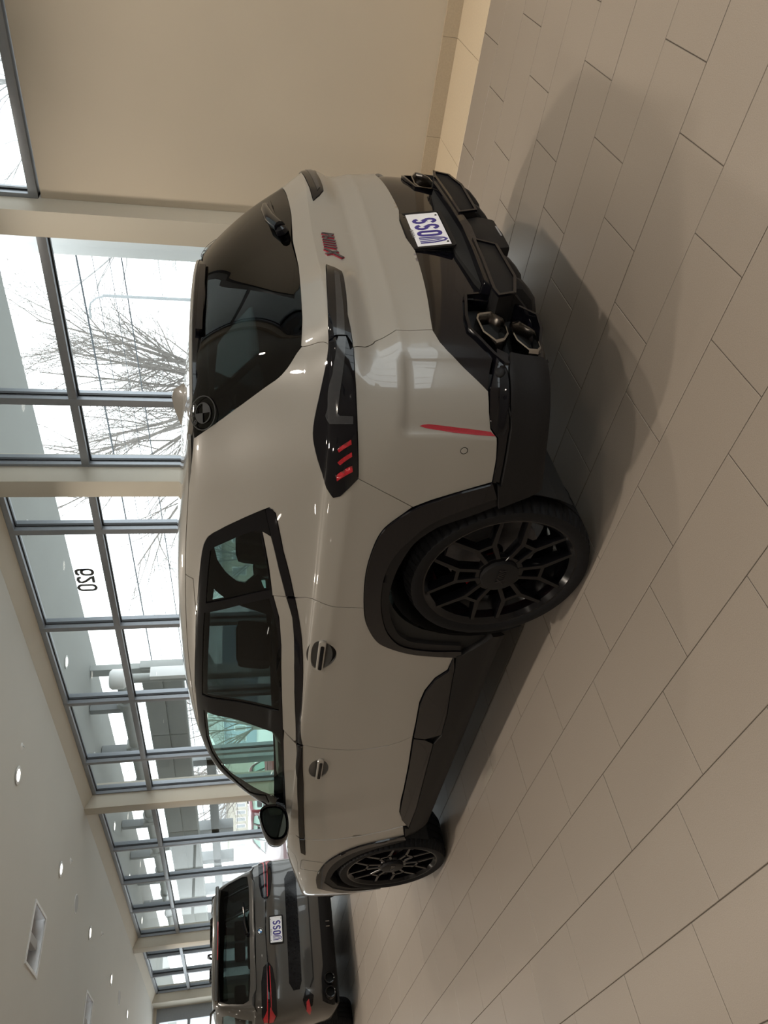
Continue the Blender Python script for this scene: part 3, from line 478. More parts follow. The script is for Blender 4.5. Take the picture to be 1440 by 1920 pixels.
def panel(name, S, poly, m, parent, off=0.0, inset=.0015, thick=.012, grid=.03, holes=(), mode='L', bevel=.0025):
    """mode L left side, R mirrored right side, S both halves joined at the centre line"""
    P = inset_poly(S, poly_resample(S, poly, grid), inset)
    Hs = [poly_resample(S, h, grid) for h in holes]
    V = [tuple(p) for p in P]; E = [(i, (i + 1) % len(P)) for i in range(len(P))]
    for h in Hs:
        b = len(V); V += [tuple(p) for p in h]; E += [(b + i, b + (i + 1) % len(h)) for i in range(len(h))]
    lo, hi = P.min(0), P.max(0)
    gx, gy = np.meshgrid(np.arange(lo[0] + grid / 2, hi[0], grid), np.arange(lo[1] + grid / 2, hi[1], grid * .8))
    gx = gx.ravel() + .13 * grid; gy = gy.ravel() + .07 * grid
    ok = inside(P, gx, gy)
    for h in Hs: ok &= ~inside(h, gx, gy)
    # keep grid points clear of the outline
    B = np.array(V); gx, gy = gx[ok], gy[ok]
    if len(gx):
        keep = np.ones(len(gx), bool)
        for c0 in range(0, len(gx), 4000):
            d = (gx[c0:c0 + 4000, None] - B[None, :, 0]) ** 2 + (gy[c0:c0 + 4000, None] - B[None, :, 1]) ** 2
            keep[c0:c0 + 4000] = d.min(1) > (grid * .45) ** 2
        V += list(zip(gx[keep], gy[keep]))
    r = delaunay_2d_cdt([Vector(v) for v in V], E, [], 0, 1e-6)
    uv = np.array([tuple(v) for v in r[0]]); T = np.array(r[2])
    c = uv[T].mean(1)
    ok = inside(P, c[:, 0], c[:, 1])
    for h in Hs: ok &= ~inside(h, c[:, 0], c[:, 1])
    T = T[ok]
    W, N, du, dk = S.frame(uv[:, 0], uv[:, 1])
    # wind triangles so that they face outwards
    fn = np.cross(W[T[:, 1]] - W[T[:, 0]], W[T[:, 2]] - W[T[:, 0]])
    flip = (fn * N[T].mean(1)).sum(1) < 0
    T[flip] = T[flip][:, ::-1]
    cnt = {}
    for t in T:
        for i in range(3):
            a, b = int(t[i]), int(t[(i + 1) % 3]); cnt[(a, b)] = cnt.get((a, b), 0) + 1
    rim = [e for e in cnt if (e[1], e[0]) not in cnt]
    if mode == 'S':
        rim = [e for e in rim if not (abs(uv[e[0], 0]) < 1e-5 and abs(uv[e[1], 0]) < 1e-5)
               and not (abs(uv[e[0], 0] - S.smax) < 1e-5 and abs(uv[e[1], 0] - S.smax) < 1e-5)]
    X = W + off * N
    Vt = [X]; Nt = [N]; Ft = [T]
    faces = [tuple(t) for t in T]; ln = [N[t] for t in T]
    verts = list(X); nv = len(X)
    if thick > 0:
        ids = sorted({i for e in rim for i in e}); mp = {i: nv + q for q, i in enumerate(ids)}
        low = X[ids] - thick * N[ids]
        verts += list(low)
        for a, b in rim:
            faces.append((b, a, mp[a], mp[b]))
            n = np.cross(X[a] - X[b], -N[a]); n /= max(1e-9, np.linalg.norm(n))
            # rounded edge: the rim starts with the face normal and turns away
            ra = N[a] * .35 + n; rb = N[b] * .35 + n
            ln.append(np.array([rb, ra, n, n]))
    verts = np.array(verts)
    def mirror(vs): w = vs.copy(); w[:, 1] *= -1; return w
    if mode == 'R':
        verts = mirror(verts); faces = [f[::-1] for f in faces]; ln = [mirror(np.array(x))[::-1] for x in ln]
    elif mode == 'S':
        v2 = mirror(verts); b = len(verts); f2 = []; l2 = []
        mp = [i if abs(verts[i][1]) < 2e-4 else b + i for i in range(b)]
        for f, x in zip(faces, ln):
            f2.append(tuple(mp[i] for i in f)[::-1]); l2.append(mirror(np.array(x))[::-1])
        verts = np.concatenate([verts, v2]); faces += f2; ln += l2
    o = mesh_obj(name, verts, faces, m, parent, True)
    if mode == 'S':
        # drop unused mirrored twins
        bm = bmesh.new(); bm.from_mesh(o.data); loose = [v for v in bm.verts if not v.link_faces]
        keepf = len(bm.faces)
        bmesh.ops.delete(bm, geom=loose, context='VERTS'); bm.to_mesh(o.data); bm.free()
    L = np.concatenate([np.asarray(x).reshape(-1, 3) for x in ln])
    L = L / np.maximum(np.linalg.norm(L, axis=1, keepdims=True), 1e-9)
    if len(L) == len(o.data.loops):
        o.data.normals_split_custom_set([tuple(v) for v in L])
    return o

def pair(name, S, poly, m, parent, **k):
    a = panel(name, S, poly, m, parent, mode='L', **k)
    # right-hand twin: mirrored copy of the left panel
    b = panel(name, S, poly, m, parent, mode='R', **k)
    return a, b

def mirror_copy(o, parent=None):
    """mirrored twin across y = 0 of a mesh given in car coordinates"""
    me = o.data.copy(); bm = bmesh.new(); bm.from_mesh(me)
    for v in bm.verts: v.co.y *= -1
    bmesh.ops.reverse_faces(bm, faces=bm.faces[:]); bm.to_mesh(me); bm.free()
    c = bpy.data.objects.new(o.name.split('.')[0], me)
    c.location = (o.location.x, -o.location.y, o.location.z)
    return link(c, parent if parent is not None else o.parent)

# ------------------------------------------------------------------ wheels
def tyre_mesh(R, r0, w):
    h = w / 2
    prof = [(r0 - .012, -h + .02), (r0, -h + .004), (r0 + (R - r0) * .35, -h - .008), (r0 + (R - r0) * .72, -h - .004), (R - .012, -h + .016), (R - .003, -h + .034), (R, -h + .055)]
    for g in (-.33, -.11, .11, .33):
        c = g * w * .78
        prof += [(R, c - .007), (R - .010, c - .0055), (R - .010, c + .0055), (R, c + .007)]
    prof += [(R, h - .055), (R - .003, h - .034), (R - .012, h - .016), (r0 + (R - r0) * .72, h + .004), (r0 + (R - r0) * .35, h + .008), (r0, h - .004), (r0 - .012, h - .02)]
    sh = {3, 4, 5, 6, 23, 24, 25, 26}
    return MB().lathe(prof, 320, 'y', lambda i, j, r: r - (.007 if (i in sh and i not in (3, 26) and j % 5 == 0) else 0))

def arc(r, a0, a1, n):
    return [(r * math.cos(a0 + (a1 - a0) * i / n), r * math.sin(a0 + (a1 - a0) * i / n)) for i in range(n + 1)]

def bar2(mb, a, b, wa, wb, y0, y1, top=.75):
    """spoke bar from a to b in the wheel plane, chamfered towards its outer face (y1)"""
    a, b = Vector(a), Vector(b); d = (b - a).normalized(); n = Vector((-d.y, d.x))
    lo = [a - n * wa / 2, b - n * wb / 2, b + n * wb / 2, a + n * wa / 2]
    hi = [a - n * wa / 2 * top, b - n * wb / 2 * top, b + n * wb / 2 * top, a + n * wa / 2 * top]
    ym = y0 + (y1 - y0) * .8
    V = [(p.x, y0, p.y) for p in lo] + [(p.x, ym, p.y) for p in lo] + [(p.x, y1, p.y) for p in hi]
    F = [(0, 1, 2, 3), (8, 11, 10, 9)]
    for q in (0, 4):
        F += [(q + i, q + 4 + i, q + 4 + (i + 1) % 4, q + (i + 1) % 4) for i in range(4)]
    mb.add(V, F)

def rim_mesh(Rl, w, t0, spokes=6):
    """outer face towards +y"""
    mb = MB(); h = w / 2
    prof = [(Rl - .012, h - .004), (Rl - .002, h - .002), (Rl, h - .012), (Rl - .006, h - .022), (Rl - .03, h - .035), (Rl - .034, h - .10), (Rl - .06, -h + .05), (Rl - .02, -h + .01), (Rl - .015, -h), (Rl - .05, -h + .03), (Rl - .070, h - .11), (Rl - .034, h - .06), (Rl - .030, h - .022), (Rl - .022, h - .014), (Rl - .012, h - .004)]
    mb.lathe(prof, 96, 'y')
    yo, yi = h - .014, h - .055
    for i in range(spokes):
        t = t0 + 2 * math.pi * i / spokes
        ex = Vector((math.cos(t), math.sin(t))); ey = Vector((-ex.y, ex.x))
        P = lambda a, b: tuple(ex * a + ey * b)
        rn = Rl * .56
        for s in (-1, 1):
            bar2(mb, P(.075, s * .024), P(rn, s * .036), .022, .024, yi, yo)
            a = math.radians(19.5) * s
            bar2(mb, P(rn - .004, s * .034), P((Rl - .018) * math.cos(a), (Rl - .018) * math.sin(a)), .027, .019, yi, yo)
        bar2(mb, P(rn - .002, -.040), P(rn - .002, .040), .020, .020, yi, yo)
    # hub barrel
    mb.lathe([(.03, h - .05), (.095, h - .05), (.105, h - .03), (.10, h - .016), (.03, h - .016)], 48, 'y')
    return mb

WHEEL_CACHE = {}
def wheel(parent, loc, side, R=.386, Rl=.324, w=.30, t0=.52, cap='round', key='a'):
    """car > wheel (rim) > tyre, hub cap, disc, caliper"""
    kk = (key, R, Rl, w, round(t0, 3))
    if kk not in WHEEL_CACHE:
        rm = rim_mesh(Rl, w, t0).obj('wheel', M['rim'], None, angle=28)
        ty = tyre_mesh(R, Rl - .008, w).obj('tyre', M['tyre'], rm, angle=40)
        h = w / 2
        cb = MB().lathe([(.0005, h + .004), (.070, h + .004), (.078, h + .001), (.080, h - .006), (.080, h - .03)], 48, 'y')
        cp_ = cb.obj('hub_cap', M['matt'], rm, angle=35)
        lg = MB(); fm = lambda a, b, d: (-a, h + .004 + d, b)
        for k in range(4):
            x = .006 + k * .010
            lg.stroke([(x - .010, -.016), (x + .006, .016)], .0055, .002, fm)
        lg.stroke([(.036 + .004, -.016), (.036 + .010, .016)], .006, .002, fm)
        lg.stroke([(-.040, -.018), (-.006, .016)], .007, .002, fm)
        lg.stroke([(-.028, .016), (-.014, -.016)], .007, .002, fm)
        lg.obj('hub_emblem', M['gloss'], rm)
        MB().lathe([(.05, -.015), (.195, -.015), (.195, -.010), (.15, -.002), (.195, .006), (.195, .012), (.05, .012)], 64, 'y').obj('brake_disc', M['disc'], rm, angle=30)
        cm = MB()
        for (a0, a1) in ((math.radians(-36), math.radians(20)),):
            o_ = arc(.205, a0, a1, 8) + arc(.095, a1, a0, 8)
            cm.prism([(x, -.06, z) for x, z in o_], [(x, .045, z) for x, z in o_])
        cm.obj('brake_caliper', M['caliper'], rm, angle=30)
        WHEEL_CACHE[kk] = rm
        rm.parent = parent; first = rm
    else:
        src = WHEEL_CACHE[kk]
        first = src.copy(); COL.objects.link(first); first.parent = parent
        for ch in src.children:
            c = ch.copy(); COL.objects.link(c); c.parent = first
    first.location = loc
    first.rotation_euler = (0, 0, 0 if side > 0 else math.pi)
    return first

# ------------------------------------------------------------------ lettering on plates
def ring_pts(cx, cy, rx, ry, n=12, a0=0, a1=2 * math.pi):
    return [(cx + rx * math.cos(a0 + (a1 - a0) * i / n), cy + ry * math.sin(a0 + (a1 - a0) * i / n)) for i in range(n + (0 if abs(a1 - a0 - 2 * math.pi) < 1e-6 else 1))]

def rrect(cx, cy, w, h, r, n=4):
    out = []
    for sx, sy, a in ((1, 1, 0), (-1, 1, 90), (-1, -1, 180), (1, -1, 270)):
        for i in range(n + 1):
            t = math.radians(a + 90 * i / n)
            out.append((cx + sx * (w / 2 - r) + r * math.cos(t), cy + sy * (h / 2 - r) + r * math.sin(t)))
    return out

def S_pts(cx, cy, w, h):
    r = w / 2; q = h / 4; P = []
    for i in range(9):   # top bowl
        t = math.radians(15 + 255 * i / 8) ; P.append((cx + r * math.cos(t), cy + h / 2 - q + q * math.sin(t)))
    for i in range(9):
        t = math.radians(90 - 255 * i / 8); P.append((cx + r * math.cos(t), cy - h / 2 + q + q * math.sin(t)))
    return P

def license_plate(parent, ctr, tilt, wide=.300, tall=.152, detail=True):
    """plate facing -x; a runs to the viewer's right (-y), b runs up"""
    pl = MB()
    ct, st = math.cos(tilt), math.sin(tilt)
    def fm(a, b, h): return (ctr[0] + b * st - h * ct, ctr[1] - a, ctr[2] + b * ct + h * st)
    o_ = rrect(0, 0, wide, tall, .008)
    pl.prism([fm(a, b, 0) for a, b in o_][::-1], [fm(a, b, .003) for a, b in o_][::-1])
    po = pl.obj('license_plate', M['plate'], parent)
    fr = MB().stroke(rrect(0, -.003, wide + .014, tall + .016, .010), .014, .008, lambda a, b, h: fm(a, b, h - .003), closed=True)
    fr.obj('plate_frame', M['matt'], po)
    lt = MB(); H = .100; by = -.010
    x0 = -.098
    # V: a shield-like double outline
    lt.stroke([(x0 - .022, by + H / 2), (x0 - .022, by - H * .05), (x0 - .012, by - H / 2 + .004), (x0, by - H / 2 - .006), (x0 + .012, by - H / 2 + .004), (x0 + .022, by - H * .05), (x0 + .022, by + H / 2)], .0085, .0012, lambda a, b, h: fm(a, b, h + .003))
    lt.stroke([(x0 - .008, by + H / 2), (x0 - .008, by - H * .05), (x0, by - H / 2 + .016), (x0 + .008, by - H * .05), (x0 + .008, by + H / 2)], .0055, .0012, lambda a, b, h: fm(a, b, h + .003))
    g = lambda a, b, h: fm(a, b, h + .003)
    lt.stroke(rrect(-.040, by, .033, H - .015, .0155), .0155, .0012, g, closed=True)
    lt.stroke(S_pts(.019, by, .033, H - .015), .0150, .0012, g)
    lt.stroke(S_pts(.077, by, .033, H - .015), .0150, .0012, g)
    lt.obj('plate_lettering', M['blue'], po)
    if detail:
        sm = MB()
        yy = tall / 2 - .016
        xx = -.062
        sm.stroke([(xx, yy + .009), (xx, yy - .009)], .004, .001, g); xx += .018           # I
        sm.stroke([(xx - .006, yy + .009), (xx - .006, yy - .004), (xx, yy - .009), (xx + .006, yy - .004), (xx + .006, yy + .009)], .004, .001, g); xx += .022
        for _ in range(2):
            sm.stroke([(xx - .006, yy + .009), (xx - .006, yy - .009), (xx + .006, yy - .006), (xx + .005, yy), (xx - .006, yy), (xx + .005, yy + .001), (xx + .006, yy + .008), (xx - .006, yy + .009)], .0034, .001, g); xx += .021
        sm.obj('plate_small_lettering', M['letter'], po)
        sc = MB()
        for a in (-wide * .41, wide * .41):
            for b in (-tall / 2 + .010, tall / 2 - .010):
                sc.prism([fm(a + x, b + y, .003) for x, y in ring_pts(0, 0, .005, .005, 10)][::-1], [fm(a + x, b + y, .005) for x, y in ring_pts(0, 0, .004, .004, 10)][::-1])
        sc.obj('plate_screws', M['matt'], po)
    return po

# ================================================================== the room
YW = -2.4          # inner face of the window wall
ZC = 3.727          # ceiling
XE = 21.41          # end wall
XB, YB = -9.0, 11.0

def struct(o):
    o['kind'] = 'structure'; return o

# floor: tiles in third bond, 605 x 302.5 mm
floor = struct(mesh_obj('floor', [(XB, -2.62, -.004), (XE, -2.62, -.004), (XE, YB, -.004), (XB, YB, -.004)], [(0, 1, 2, 3)], M['grout']))
TL, TW, GAP = .605, .3025, .0032
def tile_geo(x0, x1, y0, y1, dz, c=.0012):
    V = [(x0, y0, -.004), (x1, y0, -.004), (x1, y1, -.004), (x0, y1, -.004), (x0, y0, dz - c), (x1, y0, dz - c), (x1, y1, dz - c), (x0, y1, dz - c),
         (x0 + c, y0 + c, dz), (x1 - c, y0 + c, dz), (x1 - c, y1 - c, dz), (x0 + c, y1 - c, dz)]
    F = [(8, 9, 10, 11)] + [(i, (i + 1) % 4, 4 + (i + 1) % 4, 4 + i) for i in range(4)] + [(4 + i, 4 + (i + 1) % 4, 8 + (i + 1) % 4, 8 + i) for i in range(4)]
    return V, F
V, F = tile_geo(-TL / 2 + GAP / 2, TL / 2 - GAP / 2, -TW / 2 + GAP / 2, TW / 2 - GAP / 2, 0)
tile_me = bpy.data.meshes.new('tile'); tile_me.from_pydata(V, [], F); tile_me.materials.append(M['tile'])
cells = []
for k in range(int((YB + 2.02) / TW) + 1):
    y = -2.02 + TW * (k + .5)
    xo = (-1.326 + .2015 * k) % TL
    i0 = int((XB - xo) / TL)
    for i in range(i0, int((XE - xo) / TL)):
        cells.append((xo + TL * (i + .5), y))
def seen(x, y):
    """size of a tile as the viewpoint sees it"""
    d = Vector((x + 2.13646, y - 2.78371, -1.42566)); z = d.dot(fw)
    if z < .3: return 0
    a, b = d.dot(rt2) / z, d.dot(dn2) / z
    if abs(a) > .78 or abs(b) > .60: return 0
    if -.9 < x < 3.9 and -.85 < y < .8: return 0
    return 1.0 / z
rank = sorted(cells, key=lambda c: -seen(*c))
for n, (x, y) in enumerate(rank[:290]):
    o = bpy.data.objects.new('tile', tile_me); o.location = (x, y, rnd.uniform(-.0004, .0004)); link(o, floor)
V, F = [], []
for x, y in rank[290:]:
    v, f = tile_geo(x - TL / 2 + GAP / 2, x + TL / 2 - GAP / 2, y - TW / 2 + GAP / 2, y + TW / 2 - GAP / 2, 0)
    b = len(V); V += v; F += [tuple(i + b for i in q) for q in f[:1] + f[5:]]
tag(mesh_obj('tiles', V, F, M['tile'], floor), kind='stuff')
# a border of pale tiles runs along the window wall, 600 mm deep
V, F = tile_geo(-TL / 2 + .001, TL / 2 - .001, -2.6195, -2.0215, .0005)
border_me = bpy.data.meshes.new('border_tile'); border_me.from_pydata(V, [], F); border_me.materials.append(M['base_tile'])
for i in range(-12, 37):
    x = -1.177 + TL * (i + .5)
    if x - TL / 2 < XB or x + TL / 2 > XE: continue
    o = bpy.data.objects.new('border_tile', border_me); o.location = (x, 0, 0); link(o, floor)

# ceiling with openings for the square fixtures
TROFF = [(7.573 + 3.944 * k, -.199) for k in (-3, -2, -1, 0, 1, 2, 3)] + [(7.573 + 3.944 * k, 5.2) for k in (-3, -2, -1, 0, 1, 2, 3)]
xs = sorted({XB, XE} | {round(c[0] + s * .315, 4) for c in TROFF for s in (-1, 1)})
ys = sorted({YW, YB} | {round(c[1] + s * .315, 4) for c in TROFF for s in (-1, 1)})
mb = MB()
for i in range(len(xs) - 1):
    for j in range(len(ys) - 1):
        cx, cy = (xs[i] + xs[i + 1]) / 2, (ys[j] + ys[j + 1]) / 2
        if any(abs(cx - c[0]) < .315 and abs(cy - c[1]) < .315 for c in TROFF): continue
        mb.add([(xs[i], ys[j], ZC), (xs[i], ys[j + 1], ZC), (xs[i + 1], ys[j + 1], ZC), (xs[i + 1], ys[j], ZC)], [(0, 1, 2, 3)])
mb.box((XB, YW - .4, ZC + .35), (XE, YB, ZC + .45))
struct(mb.obj('ceiling', M['ceiling']))

# window wall: pilasters, infill wall, sloping head
def sbox(name, a, b, m, bev=.004):
    return struct(MB().box(a, b, bev).obj(name, m, None, angle=40))
PIL = [(.070, .251), (2.519, 2.711), (9.137, 9.356), (16.106, 16.431), (20.82, XE)]
for n, (a, b) in enumerate(PIL):
    sbox('trim_%d' % (n + 1), (a, YW, .0), (b, -2.79, ZC), M['column'])
sbox('wall_right', (XB, -2.62, 0), (.070, -2.79, 2.747), M['wall'])
sbox('trim_6', (XB, YW - .001, 3.64), (.070, -2.79, ZC), M['wall'])
BAYS = [(.251, 2.519), (2.711, 9.137), (9.356, 16.106), (16.431, 20.82)]
for n, (a, b) in enumerate(BAYS):
    P = [(YW, ZC - .001), (-2.60, 3.632), (-2.79, 3.632), (-2.79, ZC + .03), (YW, ZC + .03)]
    struct(MB().prism([(a, y, z) for y, z in P], [(b, y, z) for y, z in P]).obj('trim_%d' % (n + 7), M['column']))
# tiled base along the foot of the wall
for nm, x0, x1, n0 in (('baseboard_right', XB, .070, -14), ('baseboard_left', .251, 20.82, 2)):
    cb = struct(MB().box((x0, -2.606, 0), (x1, -2.64, .098)).obj(nm, M['grout']))
    for i in range(-14, 37):
        a = max(x0, -1.177 + TL * i); b = min(x1, -1.177 + TL * (i + 1))
        if b - a < .05 or any(p < b - .02 and q > a + .02 for p, q in PIL): continue
        MB().box((a + .0008, -2.598, .0008), (b - .0008, -2.62, .100)).obj('tile', M['base_strip'], cb)
# back, left and far walls close the room
sbox('wall_front', (XE, -2.79, 3.64), (XE + .2, 1.5, ZC), M['column'])
sbox('trim_11', (XE, -2.79, 0), (XE + .2, -2.39, 3.64), M['column'])
sbox('wall_far', (XE, 1.5, 0), (XE + .2, YB, ZC), M['wall'])
sbox('wall_left', (XB, YB, 0), (XE + .2, YB + .2, ZC), M['wall'])
sbox('wall_back', (XB - .2, 6.5, 0), (XB, YB + .2, ZC), M['wall'])
sbox('trim_12', (XB - .2, -2.79, 3.0), (XB, 6.5, ZC), M['wall'])

def window(n, x0, x1, z0, z1, mull, transoms, jamb=.03):
    """aluminium curtain wall in the plane y = -2.68; every member and pane is a part"""
    w = struct(empty('window_%d' % n, ((x0 + x1) / 2, -2.67, z0)))
    def part(name, a, b, m):
        c = w.location
        return MB().box([p - q for p, q in zip(a, c)], [p - q for p, q in zip(b, c)], .004 if name != 'pane' else 0).obj(name, m, w, angle=40)
    y0, y1 = -2.60, -2.745
    def member(name, a, b):
        o = part(name, a, b, M['alu'])
        return o
    edges = [x0] + [q for q in mull] + [x1]
    for q in mull:
        member('mullion', (q - .034, y0, z0), (q + .034, y1, z1))
    for q in (x0, x1):
        member('jamb', (q - (0 if q == x0 else jamb), y0 - .005, z0), (q + (jamb if q == x0 else 0), y1, z1))
    member('head_rail', (x0, y0 - .003, z1 - .055), (x1, y1 + .003, z1)); member('sill_rail', (x0, y0 - .003, z0), (x1, y1 + .003, z0 + .06))
    for t in transoms: member('transom', (x0, y0 - .002, t - .034), (x1, y1 + .002, t + .034))
    lv = [z0 + .06] + [t for t in transoms] + [z1 - .055]
    for i in range(len(edges) - 1):
        a = edges[i] + (jamb if i == 0 else .034); b = edges[i + 1] - (jamb if i == len(edges) - 2 else .034)
        if b - a < .05: continue
        for j in range(len(lv) - 1):
            c = lv[j] + (.034 if j else 0); d = lv[j + 1] - (.034 if j < len(lv) - 2 else 0)
            p = part('pane', (a, -2.683, c), (b, -2.689, d), M['pane'])
            # black gasket round the pane
            g = MB(); ctr = w.location
            for (u0, u1, v0, v1) in ((a, a + .012, c, d), (b - .012, b, c, d), (a, b, c, c + .012), (a, b, d - .012, d)):
                g.box((u0 - ctr.x, -2.655 - ctr.y, v0 - ctr.z), (u1 - ctr.x, -2.683 - ctr.y, v1 - ctr.z))
            g.obj('gasket', M['gasket'], p)
    return w
GX = [1.793 + 1.5873 * k for k in range(-8, 14)]
for n, (a, b) in enumerate(BAYS):
    window(n + 1, a, b, .10, 3.632, [g for g in GX if a + .12 < g < b - .12], [2.796])
window(5, XB, .070, 2.763, 3.64, [g for g in GX if XB + .2 < g < -.3], [])
# end wall glazing
w6 = struct(empty('window_6', (XE + .1, -.45, 0)))
for nm, a, b in (('mullion', (XE, -2.39, 0), (XE + .14, -2.075, 3.64)), ('mullion', (XE, 1.44, 0), (XE + .14, 1.5, 3.64)), ('mullion', (XE, -.35, 0), (XE + .14, -.29, 3.64)),
                 ('head_rail', (XE, -2.075, 3.565), (XE + .14, 1.5, 3.64)), ('transom', (XE, -2.075, 2.763), (XE + .14, 1.5, 2.84)), ('sill_rail', (XE, -2.075, 0), (XE + .14, 1.5, .1))):
    c = w6.location
    MB().box([p - q for p, q in zip(a, c)], [p - q for p, q in zip(b, c)], .004).obj(nm, M['alu'], w6, angle=40)
for a, b, c_, d in ((-2.075, -.35, .1, 2.763), (-2.075, -.35, 2.84, 3.565), (-.29, 1.44, .1, 2.763), (-.29, 1.44, 2.84, 3.565)):
    MB().box((-.02, a + .45, c_), (-.012, b + .45, d)).obj('pane', M['pane'], w6)
# glazing of the wall behind the viewer
w7 = struct(empty('window_7', (XB - .1, 2.1, 0)))
for y in [-2.79 + 1.55 * k for k in range(7)]:
    MB().box((-.07, y - 2.13, 0), (.07, y - 2.07, 3.0), .004).obj('mullion', M['alu'], w7, angle=40)
for k in range(6):
    y = -2.79 + 1.55 * k
    MB().box((-.004, y - 2.07, .1), (.004, y + 1.55 - 2.13, 3.0)).obj('pane', M['pane'], w7)
MB().box((-.07, -4.89, 0), (.07, 4.4, .1), .004).obj('sill_rail', M['alu'], w7, angle=40)

# house number on the glass, reading from outside
t = MB(); fm = lambda a, b, h: (4.079 + (a - 3.60) * 1.0835, -2.683 + h, 3.045 + b * 1.0835)
x = 3.60
t.stroke(rrect(x, -.028, .080, .105, .036), .028, .0015, fm, closed=True)
t.stroke([(x - .0400, -.028), (x - .0400, .045), (x - .022, .072), (x + .022, .072), (x + .040, .05)], .028, .0015, fm)
x = 3.715
t.stroke([(x - .038, .040), (x - .030, .066), (x, .073), (x + .032, .062), (x + .038, .034), (x + .02, 0), (x - .03, -.05), (x - .040, -.072), (x + .044, -.072)], .028, .0015, fm)
x = 3.835
t.stroke(rrect(x, 0, .080, .165, .038), .028, .0015, fm, closed=True)
tag(t.obj('house_number', M['num']), 'grey number 620 on the window, seen mirrored from inside', 'sign')

# ------------------------------------------------------------------ ceiling fixtures
def downlight(x, y, label, grp, lamp=True):
    o = MB().lathe([(.062, 0), (.085, -.001), (.098, -.006), (.098, -.010), (.088, -.014), (.064, -.012), (.062, 0)], 40, 'z').obj('downlight', M['white'], None, angle=40, loc=(x, y, ZC))
    MB().lathe([(.0005, -.009), (.063, -.009), (.063, -.006), (.0005, -.006)], 32, 'z').obj('lens', M['lens'], o)
    tag(o, label, 'ceiling light', grp)
    if lamp:
        d = bpy.data.lights.new('downlight_lamp', 'AREA'); d.shape = 'DISK'; d.size = .16; d.energy = LAMP_W * (1.5 if y < 0 else 1.0); d.color = LAMP_COL
        d.spread = math.radians(125)
        l = bpy.data.objects.new('downlight_lamp', d); l.location = (0, 0, -.02); link(l, o)
    return o
ords = ['nearest', 'second nearest', 'third nearest', 'fourth nearest', 'farthest']
for k in range(-4, 8):
    x = .373 + 2.622 * k
    if 2 <= k <= 6:
        downlight(x, -1.208, 'glowing round ceiling light beside the windows, %s of the row of five' % ords[k - 2], 'ceiling lights beside the windows')
    else:
        downlight(x, -1.208, 'round ceiling light beside the windows, out of view', 'ceiling lights out of view')
for y in (1.4, 4.0, 6.6, 9.2):
    for k in range(-4, 8):
        downlight(.373 + 2.622 * k, y, 'round ceiling light in the rows across the showroom, out of view', 'ceiling lights out of view')
for k, nm in enumerate(('nearest', 'middle', 'farthest')):
    o = MB().lathe([(.0005, -.012), (.026, -.012), (.030, -.006), (.040, -.004), (.042, 0), (.0005, 0)], 24, 'z').obj('sprinkler_head', M['white'], None, angle=40, loc=(5.548 + 3.196 * k, -1.50, ZC))
    MB().lathe([(.0005, -.030), (.012, -.028), (.006, -.012), (.0005, -.012)], 16, 'z').obj('deflector', M['steel'], o)
    tag(o, 'small white sprinkler disc in the ceiling by the windows, %s of three' % nm, 'sprinkler', 'ceiling sprinklers')
for k, nm in enumerate(('nearer', 'farther')):
    o = MB().lathe([(.115, -.010), (.125, -.006), (.125, 0), (.115, 0)], 40, 'z').obj('ceiling_speaker', M['white'], None, angle=40, loc=(9.512 + 5.212 * k, -1.197, ZC))
    MB().lathe([(.0005, -.009), (.115, -.009), (.115, -.004), (.0005, -.004)], 40, 'z').obj('speaker_grille', M['grille'], o)
    tag(o, 'flat grey round ceiling speaker between the downlights, %s of two' % nm, 'speaker', 'ceiling speakers')
for x, y in TROFF:
    vis = abs(y + .199) < .1 and x > 6
    o = MB().box((-.325, -.325, -.012), (-.295, .325, .0)).box((.295, -.325, -.012), (.325, .325, 0)).box((-.295, -.325, -.012), (.295, -.295, 0)).box((-.295, .295, -.012), (.295, .325, 0)).obj('recessed_fixture', M['white'], None, loc=(x, y, ZC))
    MB().add([(-.305, -.305, 0), (.305, -.305, 0), (.305, .305, 0), (-.305, .305, 0), (-.28, -.28, .16), (.28, -.28, .16), (.28, .28, .16), (-.28, .28, .16)], [(0, 1, 5, 4), (1, 2, 6, 5), (2, 3, 7, 6), (3, 0, 4, 7), (4, 5, 6, 7)]).obj('reflector_tray', M['reflective'], o)
    MB().box((-.23, -.05, .03), (.23, .05, .10), .01).obj('lamp_bar', M['grille'], o)
    if vis and x < 9: tag(o, 'square recessed metal ceiling fixture, the one wholly in view', 'ceiling light', 'square ceiling fixtures')
    elif vis and x < 13: tag(o, 'square recessed metal ceiling fixture at the edge of the photo', 'ceiling light', 'square ceiling fixtures')
    else: tag(o, 'square recessed ceiling fixture out of view', 'ceiling light', 'square ceiling fixtures out of view')

# ================================================================== the greige car
S1 = Surf(NET, sculpt_main)
car = empty('car', (0, 0, 0))
tag(car, 'shiny greige SUV with gloss black trim and black wheels in the foreground', 'car')
PT, GL = M['paint'], M['gloss']
P_ = {k: np.array(v) for k, v in POLYS.items()}

